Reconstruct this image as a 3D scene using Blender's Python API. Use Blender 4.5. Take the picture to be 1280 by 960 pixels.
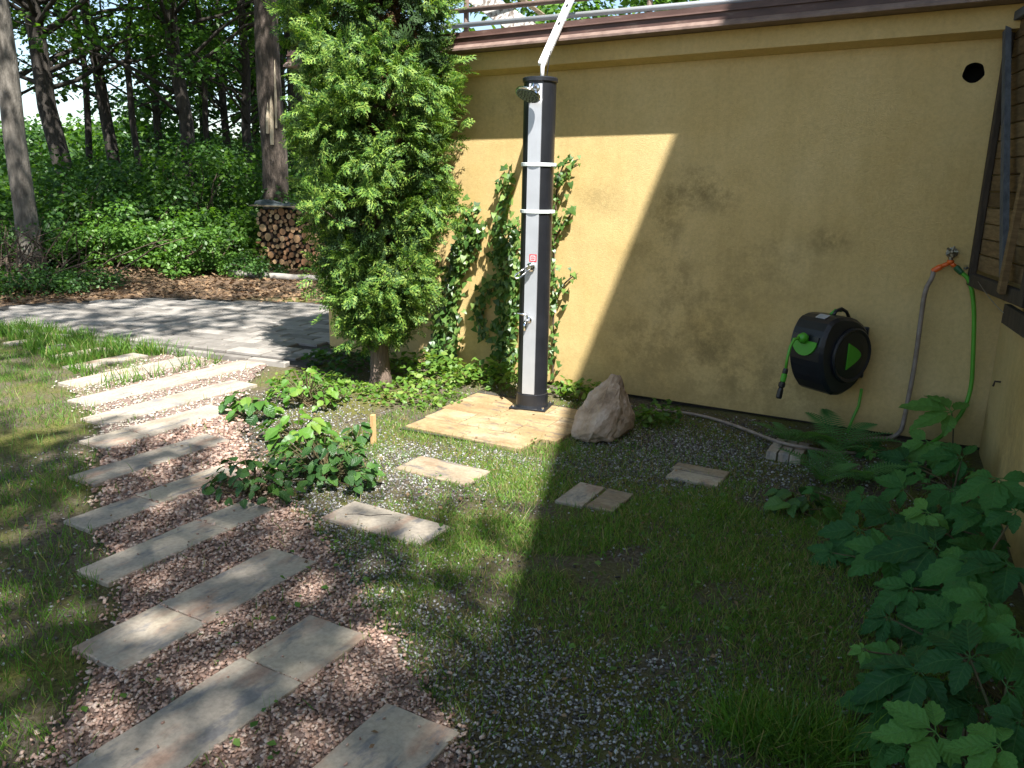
import bpy, bmesh, math, random
import numpy as np
from mathutils import Matrix, Vector

for o in list(bpy.data.objects): bpy.data.objects.remove(o)
SC = bpy.context.scene
COL = SC.collection
random.seed(11)
RNG = np.random.default_rng(11)

# ------------------------------------------------------------------ camera
FPX = 1000.0
PITCH, ROLL, YAW, CAMH = math.radians(14.1), math.radians(1.15), math.radians(29.3), 1.6
_f = np.array([-math.sin(YAW)*math.cos(PITCH), math.cos(YAW)*math.cos(PITCH), -math.sin(PITCH)])
_r0 = np.array([math.cos(YAW), math.sin(YAW), 0.0]); _u0 = np.cross(_r0, _f)
_r = math.cos(ROLL)*_r0 + math.sin(ROLL)*_u0
_u = -math.sin(ROLL)*_r0 + math.cos(ROLL)*_u0
CAM = np.array([0, 0, CAMH])
cd = bpy.data.cameras.new("camera"); cam = bpy.data.objects.new("camera", cd); COL.objects.link(cam)
cd.sensor_fit = 'HORIZONTAL'; cd.sensor_width = 36; cd.lens = FPX/1280*36
cd.clip_start = 0.05; cd.clip_end = 3000
cam.matrix_world = Matrix(((_r[0], _u[0], -_f[0], CAM[0]), (_r[1], _u[1], -_f[1], CAM[1]), (_r[2], _u[2], -_f[2], CAM[2]), (0, 0, 0, 1)))
SC.camera = cam
# ------------------------------------------------------------------ light
S = np.array([-0.537, 0.44, -1.0])                # direction the sunlight travels
sun_dir = -S/np.linalg.norm(S)
W = bpy.data.worlds.new("World"); SC.world = W; W.use_nodes = True
wn = W.node_tree.nodes; wl = W.node_tree.links
bg = wn["Background"]; sky = wn.new("ShaderNodeTexSky"); sky.sky_type = 'NISHITA'; sky.sun_disc = False
sky.sun_elevation = math.asin(sun_dir[2]); sky.sun_rotation = math.atan2(sun_dir[0], sun_dir[1])
sky.air_density = 1.0; sky.dust_density = 1.2; sky.ozone_density = 1.0
wl.new(sky.outputs[0], bg.inputs[0]); bg.inputs[1].default_value = 0.085
sd = bpy.data.lights.new("sun", 'SUN'); sun = bpy.data.objects.new("sun", sd); COL.objects.link(sun)
sd.energy = 5.0; sd.angle = math.radians(0.53); sd.color = (1.0, 0.975, 0.935)
sun.rotation_euler = Vector(sun_dir).to_track_quat('Z', 'Y').to_euler(); sun.location = (4, -4, 14)
SC.view_settings.view_transform = 'Standard'; SC.view_settings.look = 'None'
SC.view_settings.exposure = 1.6; SC.view_settings.gamma = 1.0; SC.view_settings.use_curve_mapping = False

# ------------------------------------------------------------------ places measured on the photo
def ray(x, y): return _f + (x-640)/FPX*_r - (y-480)/FPX*_u
def G(x, y, z=0.0):
    d = ray(x, y); return CAM + d*((z-CAMH)/d[2])
def WY(x, y, Y):
    d = ray(x, y); return CAM + d*(Y/d[1])
YW = 5.68                                          # plane of the yellow wall

# ------------------------------------------------------------------ object helpers
def tag(o, label=None, cat=None, group=None, kind=None):
    if label: o["label"] = label
    if cat: o["category"] = cat
    if group: o["group"] = group
    if kind: o["kind"] = kind
    return o
def empty(name, loc):
    o = bpy.data.objects.new(name, None); o.location = tuple(float(c) for c in loc); o.empty_display_size = 0.2
    COL.objects.link(o); return o
ORG = {}
def world_org(o):
    if o is None: return np.zeros(3)
    return ORG.get(o.name, np.array(o.location))
def link(name, me, mats, parent=None, org=None, smooth=False):
    """verts are in world space; the object's origin is put at org (or the parent's origin)"""
    if not isinstance(mats, (list, tuple)): mats = [mats]
    for m in mats: me.materials.append(m)
    o = bpy.data.objects.new(name, me); COL.objects.link(o)
    po = world_org(parent)
    oo = po if org is None else np.array(org, float)
    if np.any(oo != 0):
        n = len(me.vertices); a = np.empty(n*3, np.float32); me.vertices.foreach_get("co", a)
        a = a.reshape(-1, 3) - oo.astype(np.float32); me.vertices.foreach_set("co", a.ravel())
    if parent: o.parent = parent
    o.location = tuple(oo - po); ORG[o.name] = oo
    if smooth: me.polygons.foreach_set("use_smooth", [True]*len(me.polygons))
    me.update(); return o
def np_mesh(name, V, F):
    """fast mesh; F is (n,k) array of one polygon size, or a list of such arrays"""
    if not isinstance(F, list): F = [F]
    F = [np.asarray(f, np.int32) for f in F if len(f)]
    me = bpy.data.meshes.new(name)
    V = np.asarray(V, np.float32)
    me.vertices.add(len(V)); me.vertices.foreach_set("co", V.ravel())
    nl = sum(f.size for f in F); npoly = sum(len(f) for f in F)
    me.loops.add(nl); me.loops.foreach_set("vertex_index", np.concatenate([f.ravel() for f in F]))
    me.polygons.add(npoly)
    tot = np.concatenate([np.full(len(f), f.shape[1], np.int32) for f in F])
    st = np.concatenate([[0], np.cumsum(tot)[:-1]]).astype(np.int32)
    me.polygons.foreach_set("loop_start", st); me.polygons.foreach_set("loop_total", tot)
    me.update(calc_edges=True); return me
def frames(nrm, head):
    """rotation matrices whose columns are x=head, y, z=nrm"""
    z = nrm/np.linalg.norm(nrm, axis=1, keepdims=True)
    x = head - (head*z).sum(1, keepdims=True)*z
    l = np.linalg.norm(x, axis=1, keepdims=True); l[l < 1e-6] = 1; x = x/l
    y = np.cross(z, x)
    return np.stack([x, y, z], axis=2)
def scatter_mesh(name, T, pos, rot, scale):
    """T=(V,F): template; one island per instance"""
    V, F = np.asarray(T[0], np.float32), np.asarray(T[1], np.int32)
    n, k = len(pos), len(V)
    sc = np.asarray(scale, np.float32)
    if sc.ndim == 1: sc = sc[:, None]
    P = V[None]*sc[:, None, :]
    P = np.einsum('nij,nkj->nki', rot.astype(np.float32), P) + np.asarray(pos, np.float32)[:, None, :]
    FF = F[None] + (np.arange(n, dtype=np.int32)*k)[:, None, None]
    return np_mesh(name, P.reshape(-1, 3), FF.reshape(-1, F.shape[1]))
def rand_unit(n):
    v = RNG.normal(size=(n, 3)); return v/np.linalg.norm(v, axis=1, keepdims=True)

class MB:
    def __init__(s): s.v = []; s.f = []; s.m = []
    def add(s, V, F, mi=0):
        b = len(s.v); s.v += [tuple(float(c) for c in p) for p in V]
        s.f += [tuple(int(i)+b for i in f) for f in F]; s.m += [mi]*len(F); return s
    def box(s, c, size, axes=None, mi=0, bev=0.0):
        c = np.array(c, float); h = np.array(size, float)/2
        A = np.eye(3) if axes is None else np.array(axes, float)
        if bev <= 0:
            P = [c + A[0]*h[0]*i + A[1]*h[1]*j + A[2]*h[2]*k for k in (-1, 1) for j in (-1, 1) for i in (-1, 1)]
            return s.add(P, [(0, 2, 3, 1), (4, 5, 7, 6), (0, 1, 5, 4), (2, 6, 7, 3), (0, 4, 6, 2), (1, 3, 7, 5)], mi)
        b = bev; rings = []
        for (k, ins) in ((-1, b), (-1, 0), (1, 0), (1, b)):
            zz = k*(h[2]-(0 if ins else b)); r = []
            for (i, j) in ((-1, -1), (1, -1), (1, 1), (-1, 1)):
                r.append(c + A[0]*i*(h[0]-ins) + A[1]*j*(h[1]-ins) + A[2]*zz)
            rings.append(r)
        P = [p for r in rings for p in r]
        F = [(3, 2, 1, 0), (12, 13, 14, 15)]
        for a in range(3):
            for q in range(4): F.append((a*4+q, a*4+(q+1) % 4, a*4+4+(q+1) % 4, a*4+4+q))
        return s.add(P, F, mi)
    def bar(s, p, q, w, h, up=(0, 0, 1), mi=0, bev=0.0):
        p, q = np.array(p, float), np.array(q, float); d = q-p; L = np.linalg.norm(d); d /= L
        up = np.array(up, float); x = np.cross(up, d); x /= np.linalg.norm(x); z = np.cross(d, x)
        return s.box((p+q)/2, (w, h, L), (x, z, d), mi, bev)
    def tube(s, pts, rad, n=8, cap=True, mi=0):
        pts = [np.array(p, float) for p in pts]; m = len(pts)
        if not hasattr(rad, '__len__'): rad = [rad]*m
        t0 = pts[1]-pts[0]; a = np.array([0, 0, 1.0]) if abs(t0[2]) < .9*np.linalg.norm(t0) else np.array([1.0, 0, 0])
        x = np.cross(t0, a); x /= np.linalg.norm(x); V = []; F = []
        for i in range(m):
            t = pts[min(i+1, m-1)]-pts[max(i-1, 0)]; t = t/np.linalg.norm(t)
            x = x-(x@t)*t; x /= np.linalg.norm(x); y = np.cross(t, x)
            for k in range(n):
                a = 2*math.pi*k/n; V.append(pts[i]+rad[i]*(math.cos(a)*x+math.sin(a)*y))
        for i in range(m-1):
            for k in range(n): F.append((i*n+k, i*n+(k+1) % n, (i+1)*n+(k+1) % n, (i+1)*n+k))
        if cap: F += [tuple(range(n-1, -1, -1)), tuple((m-1)*n+k for k in range(n))]
        return s.add(V, F, mi)
    def lathe(s, prof, n=24, c=(0, 0, 0), axes=None, mi=0, cap=True):
        c = np.array(c, float); A = np.eye(3) if axes is None else np.array(axes, float); V = []; F = []
        for (r, z) in prof:
            for k in range(n):
                a = 2*math.pi*k/n; V.append(c + A[0]*r*math.cos(a) + A[1]*r*math.sin(a) + A[2]*z)
        for i in range(len(prof)-1):
            for k in range(n): F.append((i*n+k, i*n+(k+1) % n, (i+1)*n+(k+1) % n, (i+1)*n+k))
        if cap: F += [tuple(range(n-1, -1, -1)), tuple((len(prof)-1)*n+k for k in range(n))]
        return s.add(V, F, mi)
    def prism(s, poly, c, axes, t0, t1, mi=0, bev=0.0):
        """poly in axes[0],axes[1]; extruded along axes[2] from t0 to t1"""
        c = np.array(c, float); A = np.array(axes, float); n = len(poly)
        cx = sum(p[0] for p in poly)/n; cy = sum(p[1] for p in poly)/n
        lv = [(t0, 1-0), (t1, 1)] if bev <= 0 else [(t0, 'b'), (t0+bev, 1), (t1-bev, 1), (t1, 'b')]
        V = []
        for (t, k) in lv:
            for (a, b) in poly:
                if k == 'b':
                    L = math.hypot(a-cx, b-cy) or 1; f = max(0, (L-bev)/L); a2, b2 = cx+(a-cx)*f, cy+(b-cy)*f
                else: a2, b2 = a, b
                V.append(c + A[0]*a2 + A[1]*b2 + A[2]*t)
        F = [tuple(range(n-1, -1, -1)), tuple((len(lv)-1)*n+k for k in range(n))]
        for i in range(len(lv)-1):
            for k in range(n): F.append((i*n+k, i*n+(k+1) % n, (i+1)*n+(k+1) % n, (i+1)*n+k))
        return s.add(V, F, mi)
    def mesh(s, name):
        me = bpy.data.meshes.new(name); me.from_pydata(s.v, [], s.f)
        if any(s.m): me.polygons.foreach_set("material_index", s.m)
        me.update(); return me
    def build(s, name, mats, parent=None, org=None, smooth=False):
        return link(name, s.mesh(name), mats, parent, org, smooth)
def recalc(o):
    bm = bmesh.new(); bm.from_mesh(o.data); bmesh.ops.recalc_face_normals(bm, faces=bm.faces); bm.to_mesh(o.data); bm.free()

# ------------------------------------------------------------------ material helpers
def new_mat(name):
    m = bpy.data.materials.new(name); m.use_nodes = True
    return m, m.node_tree.nodes, m.node_tree.links, m.node_tree.nodes["Principled BSDF"]
def N(nt, typ, **kw):
    n = nt.new(typ)
    for k, v in kw.items():
        if k.startswith('_'): setattr(n, k[1:], v)
        else: n.inputs[k.replace('__', ' ')].default_value = v
    return n
def ramp(nt, stops, interp='LINEAR'):
    r = nt.new("ShaderNodeValToRGB"); r.color_ramp.interpolation = interp
    els = r.color_ramp.elements
    while len(els) > 1: els.remove(els[-1])
    els[0].position = stops[0][0]; els[0].color = (*stops[0][1], 1)
    for p, c in stops[1:]:
        e = els.new(p); e.color = (*c, 1)
    return r
def mixc(nt, lk, fac, a, b, mode='MIX'):
    m = nt.new("ShaderNodeMix"); m.data_type = 'RGBA'; m.blend_type = mode
    for sock, v in ((0, fac), (6, a), (7, b)):
        if hasattr(v, 'is_output') or isinstance(v, bpy.types.NodeSocket): lk.new(v, m.inputs[sock])
        elif isinstance(v, (int, float)): m.inputs[sock].default_value = v
        else: m.inputs[sock].default_value = (*v, 1)
    return m.outputs[2]
def math_n(nt, lk, op, a, b=0.0, clamp=False):
    m = nt.new("ShaderNodeMath"); m.operation = op; m.use_clamp = clamp
    for i, v in enumerate((a, b)):
        if isinstance(v, bpy.types.NodeSocket): lk.new(v, m.inputs[i])
        else: m.inputs[i].default_value = v
    return m.outputs[0]
def rough_mat(name, stops, scale=6.0, rough=0.8, bump=0.2, bscale=60.0, metal=0.0, detail=6, island=0.0, objrnd=0.0, coord='Object', spec=0.4, stretch=None, bdist=0.01):
    m, nt, lk, p = new_mat(name)
    tc = nt.new("ShaderNodeTexCoord"); src = tc.outputs[coord]
    if objrnd > 0:
        oi = nt.new("ShaderNodeObjectInfo"); va = nt.new("ShaderNodeVectorMath"); va.operation = 'ADD'
        sc_ = nt.new("ShaderNodeVectorMath"); sc_.operation = 'SCALE'; sc_.inputs[3].default_value = 37.0
        cmb = nt.new("ShaderNodeCombineXYZ")
        for i in range(3): lk.new(oi.outputs['Random'], cmb.inputs[i])
        lk.new(cmb.outputs[0], sc_.inputs[0]); lk.new(src, va.inputs[0]); lk.new(sc_.outputs[0], va.inputs[1]); src = va.outputs[0]
    if stretch:
        mp = nt.new("ShaderNodeMapping"); mp.inputs['Scale'].default_value = stretch; lk.new(src, mp.inputs[0]); src = mp.outputs[0]
    no = N(nt, "ShaderNodeTexNoise", Scale=scale, Detail=detail, Roughness=0.6); lk.new(src, no.inputs['Vector'])
    fac = no.outputs[0]
    if island > 0:
        ge = nt.new("ShaderNodeNewGeometry")
        a = math_n(nt, lk, 'SUBTRACT', ge.outputs['Random Per Island'], 0.5); a = math_n(nt, lk, 'MULTIPLY', a, island); fac = math_n(nt, lk, 'ADD', fac, a)
    if objrnd > 0:
        a = math_n(nt, lk, 'SUBTRACT', oi.outputs['Random'], 0.5); a = math_n(nt, lk, 'MULTIPLY', a, objrnd); fac = math_n(nt, lk, 'ADD', fac, a)
    r = ramp(nt, stops); lk.new(fac, r.inputs[0]); lk.new(r.outputs[0], p.inputs['Base Color'])
    p.inputs['Roughness'].default_value = rough; p.inputs['Metallic'].default_value = metal
    p.inputs['Specular IOR Level'].default_value = spec
    if bump > 0:
        nb = N(nt, "ShaderNodeTexNoise", Scale=bscale, Detail=5.0, Roughness=0.65); lk.new(src, nb.inputs['Vector'])
        b = N(nt, "ShaderNodeBump", Strength=bump, Distance=bdist); lk.new(nb.outputs[0], b.inputs['Height']); lk.new(b.outputs[0], p.inputs['Normal'])
    return m
def leaf_mat(name, stops, trans=0.35, tcol=None, rough=0.45, spec=0.35, objrnd=False):
    m, nt, lk, p = new_mat(name)
    if objrnd: src = nt.new("ShaderNodeObjectInfo").outputs['Random']
    else: src = nt.new("ShaderNodeNewGeometry").outputs['Random Per Island']
    r = ramp(nt, stops); lk.new(src, r.inputs[0])
    tc = nt.new("ShaderNodeTexCoord"); no = N(nt, "ShaderNodeTexNoise", Scale=30.0, Detail=3.0); lk.new(tc.outputs['Object'], no.inputs['Vector'])
    c = mixc(nt, lk, 0.35, r.outputs[0], no.outputs[0], 'OVERLAY')
    lk.new(c, p.inputs['Base Color']); p.inputs['Roughness'].default_value = rough; p.inputs['Specular IOR Level'].default_value = spec
    t = nt.new("ShaderNodeBsdfTranslucent")
    tcn = mixc(nt, lk, 1.0, c, (tcol or (1.5, 1.6, 0.6)), 'MULTIPLY'); lk.new(tcn, t.inputs[0])
    mx = nt.new("ShaderNodeMixShader"); mx.inputs[0].default_value = trans
    out = nt["Material Output"]; lk.new(p.outputs[0], mx.inputs[1]); lk.new(t.outputs[0], mx.inputs[2]); lk.new(mx.outputs[0], out.inputs[0])
    return m
def plain(name, col, rough=0.4, metal=0.0, spec=0.5, var=0.12, coat=0.0):
    """a single-colour thing with faint smudges"""
    c0 = tuple(x*(1-var) for x in col); c1 = tuple(min(1, x*(1+var)) for x in col)
    m = rough_mat(name, [(0.3, c0), (0.7, c1)], 9.0, rough, 0.04, 180.0, metal, spec=spec)
    m.node_tree.nodes["Principled BSDF"].inputs['Coat Weight'].default_value = coat
    return m

# ------------------------------------------------------------------ materials
def wall_material(name, stains):
    m, nt, lk, p = new_mat(name)
    g = nt.new("ShaderNodeNewGeometry"); pos = g.outputs['Position']
    n1 = N(nt, "ShaderNodeTexNoise", Scale=0.9, Detail=5.0, Roughness=0.6); lk.new(pos, n1.inputs['Vector'])
    n2 = N(nt, "ShaderNodeTexNoise", Scale=4.2, Detail=12.0, Roughness=0.78); lk.new(pos, n2.inputs['Vector'])
    n4 = N(nt, "ShaderNodeTexNoise", Scale=38.0, Detail=8.0, Roughness=0.75); lk.new(pos, n4.inputs['Vector'])
    n5 = N(nt, "ShaderNodeTexVoronoi", Scale=1.15, _feature='DISTANCE_TO_EDGE')
    wv = nt.new("ShaderNodeVectorMath"); wv.operation = 'SCALE'; wv.inputs[3].default_value = .35; lk.new(n2.outputs[1], wv.inputs[0])
    wa = nt.new("ShaderNodeVectorMath"); wa.operation = 'ADD'; lk.new(pos, wa.inputs[0]); lk.new(wv.outputs[0], wa.inputs[1]); lk.new(wa.outputs[0], n5.inputs['Vector'])
    base = ramp(nt, [(0.3, (0.54, 0.375, 0.145)), (0.55, (0.615, 0.452, 0.205)), (0.75, (0.65, 0.495, 0.25))]); lk.new(n1.outputs[0], base.inputs[0])
    col = base.outputs[0]
    # vertical rain streaks and fine blotches
    mp = nt.new("ShaderNodeMapping"); mp.inputs['Scale'].default_value = (7, 7, 0.45); lk.new(pos, mp.inputs[0])
    n3 = N(nt, "ShaderNodeTexNoise", Scale=1.6, Detail=6.0, Roughness=0.65); lk.new(mp.outputs[0], n3.inputs['Vector'])
    st = ramp(nt, [(0.5, (0, 0, 0)), (0.72, (1, 1, 1))]); lk.new(n3.outputs[0], st.inputs[0])
    f = math_n(nt, lk, 'MULTIPLY', st.outputs[0], 0.22); col = mixc(nt, lk, f, col, (0.36, 0.27, 0.11))
    bl = ramp(nt, [(0.45, (0, 0, 0)), (0.68, (1, 1, 1))]); lk.new(n2.outputs[0], bl.inputs[0])
    f = math_n(nt, lk, 'MULTIPLY', bl.outputs[0], 0.25); col = mixc(nt, lk, f, col, (0.42, 0.32, 0.13))
    # grime patches where the plaster stays damp
    tot = None
    for (x, y, z, rx, rz, k) in stains:
        v = nt.new("ShaderNodeVectorMath"); v.operation = 'SUBTRACT'; lk.new(pos, v.inputs[0]); v.inputs[1].default_value = (x, y, z)
        v2 = nt.new("ShaderNodeVectorMath"); v2.operation = 'DIVIDE'; lk.new(v.outputs[0], v2.inputs[0]); v2.inputs[1].default_value = (rx, rx, rz)
        ln = nt.new("ShaderNodeVectorMath"); ln.operation = 'LENGTH'; lk.new(v2.outputs[0], ln.inputs[0])
        w = math_n(nt, lk, 'SUBTRACT', 1.25, ln.outputs['Value'], True); w = math_n(nt, lk, 'MULTIPLY', w, k*.95)
        tot = w if tot is None else math_n(nt, lk, 'ADD', tot, w)
    nn = ramp(nt, [(0.42, (0, 0, 0)), (0.58, (1, 1, 1))]); lk.new(n2.outputs[0], nn.inputs[0])
    f = math_n(nt, lk, 'MULTIPLY', tot, nn.outputs[0], True); col = mixc(nt, lk, f, col, (0.20, 0.15, 0.065))
    gr4 = ramp(nt, [(.3, (.72, .72, .72)), (.6, (1.04, 1.04, 1.04))]); lk.new(n4.outputs[0], gr4.inputs[0]); col = mixc(nt, lk, .55, col, gr4.outputs[0], 'MULTIPLY')
    ck = math_n(nt, lk, 'LESS_THAN', n5.outputs['Distance'], .0035); ck2 = math_n(nt, lk, 'GREATER_THAN', n1.outputs[0], .54); ck = math_n(nt, lk, 'MULTIPLY', ck, ck2); ck = math_n(nt, lk, 'MULTIPLY', ck, .12); col = mixc(nt, lk, ck, col, (.2, .14, .06))
    # splash-back dirt band at the foot
    sx = nt.new("ShaderNodeSeparateXYZ"); lk.new(pos, sx.inputs[0])
    b = math_n(nt, lk, 'MULTIPLY', n2.outputs[0], 0.55); b = math_n(nt, lk, 'SUBTRACT', b, sx.outputs[2]); b = math_n(nt, lk, 'MULTIPLY', b, 3.0, True)
    b = math_n(nt, lk, 'MULTIPLY', b, 0.5); col = mixc(nt, lk, b, col, (0.30, 0.215, 0.08))
    lk.new(col, p.inputs['Base Color']); p.inputs['Roughness'].default_value = 0.9; p.inputs['Specular IOR Level'].default_value = 0.15
    nb = N(nt, "ShaderNodeTexNoise", Scale=140.0, Detail=4.0, Roughness=0.7); lk.new(pos, nb.inputs['Vector'])
    nb2 = N(nt, "ShaderNodeTexNoise", Scale=2.0, Detail=3.0); lk.new(pos, nb2.inputs['Vector'])
    h = math_n(nt, lk, 'MULTIPLY', nb2.outputs[0], 4.0); h = math_n(nt, lk, 'ADD', h, nb.outputs[0])
    bp = N(nt, "ShaderNodeBump", Strength=0.5, Distance=0.007); lk.new(h, bp.inputs['Height']); lk.new(bp.outputs[0], p.inputs['Normal'])
    return m
def stain(px, py, rx, rz, k):
    q = WY(px, py, YW); return (q[0], YW, q[2], rx, rz, k)
M = {}
M['wall'] = wall_material("yellow_plaster", [stain(885, 235, .28, .20, .75), stain(835, 265, .18, .22, .6), stain(1040, 300, .16, .10, .7), stain(880, 400, .35, .35, .6), stain(960, 330, .4, .3, .4),
                                              stain(800, 430, .3, .35, .55), stain(930, 470, .6, .3, .6), stain(750, 250, .2, .15, .35), stain(650, 130, .5, .15, .35), stain(830, 330, .3, .3, .5)])
M['wall_side'] = wall_material("pale_yellow_plaster", [(0.3, 4.6, 0.3, .5, .4, .4)])
M['foundation'] = rough_mat("dark_foundation", [(0.3, (0.03, 0.026, 0.02)), (0.7, (0.07, 0.06, 0.05))], 8, 0.95, 0.5, 60)
M['flashing'] = rough_mat("brown_metal_flashing", [(0.35, (0.065, 0.035, 0.028)), (0.6, (0.10, 0.055, 0.045)), (0.75, (0.2, 0.15, 0.12))], 5, 0.55, 0.12, 40, stretch=(1, 4, 4))
M['rail'] = rough_mat("rusty_brown_paint", [(0.3, (0.13, 0.085, 0.07)), (0.7, (0.24, 0.17, 0.14))], 12, 0.6, 0.2, 80)
M['roof'] = rough_mat("roof_felt", [(0.3, (0.06, 0.06, 0.065)), (0.7, (0.13, 0.13, 0.13))], 5, 0.9, 0.3, 90)
M['white_beam'] = rough_mat("flaking_whitewash", [(0.4, (0.16, 0.13, 0.11)), (0.52, (0.5, 0.48, 0.45)), (0.7, (0.6, 0.58, 0.55))], 26, 0.8, 0.3, 60)
M['black'] = plain("black_plastic", (0.012, 0.013, 0.016), 0.32, 0, 0.5, 0.25)
M['reel_black'] = plain("navy_black_plastic", (0.012, 0.014, 0.02), 0.36, 0, 0.5, 0.25)
M['reel_green'] = plain("green_plastic", (0.065, 0.32, 0.022), 0.35, 0, 0.5, 0.1)
M['green_hose'] = plain("green_hose", (0.085, 0.33, 0.025), 0.4, 0, 0.5, 0.1)
M['grey_hose'] = rough_mat("grey_brown_hose", [(0.35, (0.20, 0.155, 0.125)), (0.7, (0.33, 0.27, 0.23))], 14, 0.6, 0.1, 120)
M['orange'] = plain("orange_plastic", (0.70, 0.12, 0.015), 0.4)
M['brass'] = rough_mat("weathered_brass", [(0.35, (0.16, 0.14, 0.10)), (0.7, (0.36, 0.32, 0.25))], 60, 0.45, 0.2, 90, 0.8)
M['chrome'] = plain("chrome", (0.75, 0.76, 0.78), 0.12, 1.0, 0.5, 0.06)
M['alu'] = plain("brushed_aluminium", (0.50, 0.51, 0.53), 0.42, 0.55, 0.5, 0.06)
M['alu_bar'] = plain("pale_aluminium_bar", (0.72, 0.72, 0.71), 0.45, 0.2, 0.5, 0.08)
M['strap'] = plain("white_strap", (0.62, 0.66, 0.64), 0.5)
M['red'] = plain("red_sticker", (0.55, 0.02, 0.03), 0.5)
M['white'] = plain("white_sticker", (0.7, 0.7, 0.7), 0.5)
M['grey_label'] = plain("grey_label", (0.35, 0.36, 0.38), 0.4)
M['void'] = plain("black_pipe_bore", (0.006, 0.006, 0.006), 0.9)
M['nozzle'] = rough_mat("grey_rubber_nozzles", [(0.4, (0.08, 0.11, 0.10)), (0.6, (0.20, 0.24, 0.23))], 90, 0.5, 0.2, 100)
M['bark'] = rough_mat("brown_bark", [(0.35, (0.035, 0.027, 0.02)), (0.55, (0.085, 0.065, 0.05)), (0.7, (0.16, 0.125, 0.1))], 9, 0.95, 1.0, 14, stretch=(2.2, 2.2, 0.5), bdist=0.05)
M['bark_dark'] = rough_mat("dark_oak_bark", [(0.35, (0.018, 0.015, 0.012)), (0.7, (0.06, 0.05, 0.04))], 9, 0.95, 1.0, 12, stretch=(2, 2, 0.5), bdist=0.05)
M['bark_grey'] = rough_mat("grey_smooth_bark", [(0.35, (0.06, 0.052, 0.042)), (0.55, (0.13, 0.115, 0.095)), (0.72, (0.19, 0.17, 0.145))], 7, 0.9, 0.7, 16, stretch=(2, 2, 0.6), bdist=0.03)
M['bark_thuja'] = rough_mat("stringy_red_bark", [(0.3, (0.06, 0.04, 0.03)), (0.7, (0.21, 0.15, 0.115))], 12, 0.95, 1.0, 30, stretch=(3, 3, 0.3), bdist=0.02)
M['scar'] = rough_mat("torn_bare_wood", [(0.3, (0.30, 0.24, 0.16)), (0.7, (0.5, 0.42, 0.3))], 12, 0.8, 0.3, 40)
M['twig'] = rough_mat("twig", [(0.3, (0.05, 0.035, 0.025)), (0.7, (0.12, 0.085, 0.06))], 20, 0.9, 0.2, 60)
M['stem'] = rough_mat("green_red_stem", [(0.3, (0.05, 0.06, 0.02)), (0.7, (0.11, 0.07, 0.035))], 20, 0.7, 0.1, 60)
M['log_bark'] = rough_mat("log_bark", [(0.3, (0.04, 0.028, 0.02)), (0.7, (0.10, 0.07, 0.05))], 20, 0.95, 0.6, 50, objrnd=0.4)
M['log_end'] = rough_mat("sawn_log_end", [(0.25, (0.22, 0.11, 0.055)), (0.5, (0.36, 0.20, 0.10)), (0.8, (0.50, 0.33, 0.18))], 18, 0.85, 0.3, 60, objrnd=0.9)
M['birch'] = rough_mat("pale_birch_bark", [(0.35, (0.08, 0.07, 0.06)), (0.47, (0.22, 0.20, 0.175)), (0.7, (0.30, 0.275, 0.24))], 9, 0.8, 0.3, 60)
M['tarp'] = rough_mat("grey_tarpaulin", [(0.3, (0.03, 0.038, 0.04)), (0.7, (0.06, 0.072, 0.075))], 6, 0.6, 0.4, 12)
M['old_board'] = rough_mat("weathered_board", [(0.3, (0.13, 0.10, 0.06)), (0.7, (0.27, 0.215, 0.13))], 8, 0.85, 0.4, 40, stretch=(1, 6, 6), objrnd=0.3)
M['brown_plank'] = rough_mat("brown_stained_plank", [(0.3, (0.10, 0.060, 0.024)), (0.6, (0.20, 0.125, 0.055)), (0.75, (0.25, 0.165, 0.08))], 7, 0.75, 0.35, 50, stretch=(1.5, 1.5, 9), objrnd=0.35)
M['dark_plank'] = rough_mat("dark_stained_post", [(0.3, (0.030, 0.021, 0.014)), (0.7, (0.075, 0.054, 0.036))], 8, 0.8, 0.4, 50, stretch=(6, 6, 1))
M['blue_plank'] = rough_mat("blue_grey_weathered_brace", [(0.3, (0.055, 0.058, 0.065)), (0.7, (0.125, 0.13, 0.14))], 8, 0.8, 0.4, 50, stretch=(6, 6, 1))
M['wire'] = plain("steel_wire", (0.4, 0.4, 0.4), 0.35, 0.9)
M['stake'] = rough_mat("raw_pine_stake", [(0.3, (0.42, 0.25, 0.10)), (0.7, (0.58, 0.38, 0.18))], 9, 0.75, 0.3, 60, stretch=(4, 4, 0.6))
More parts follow.
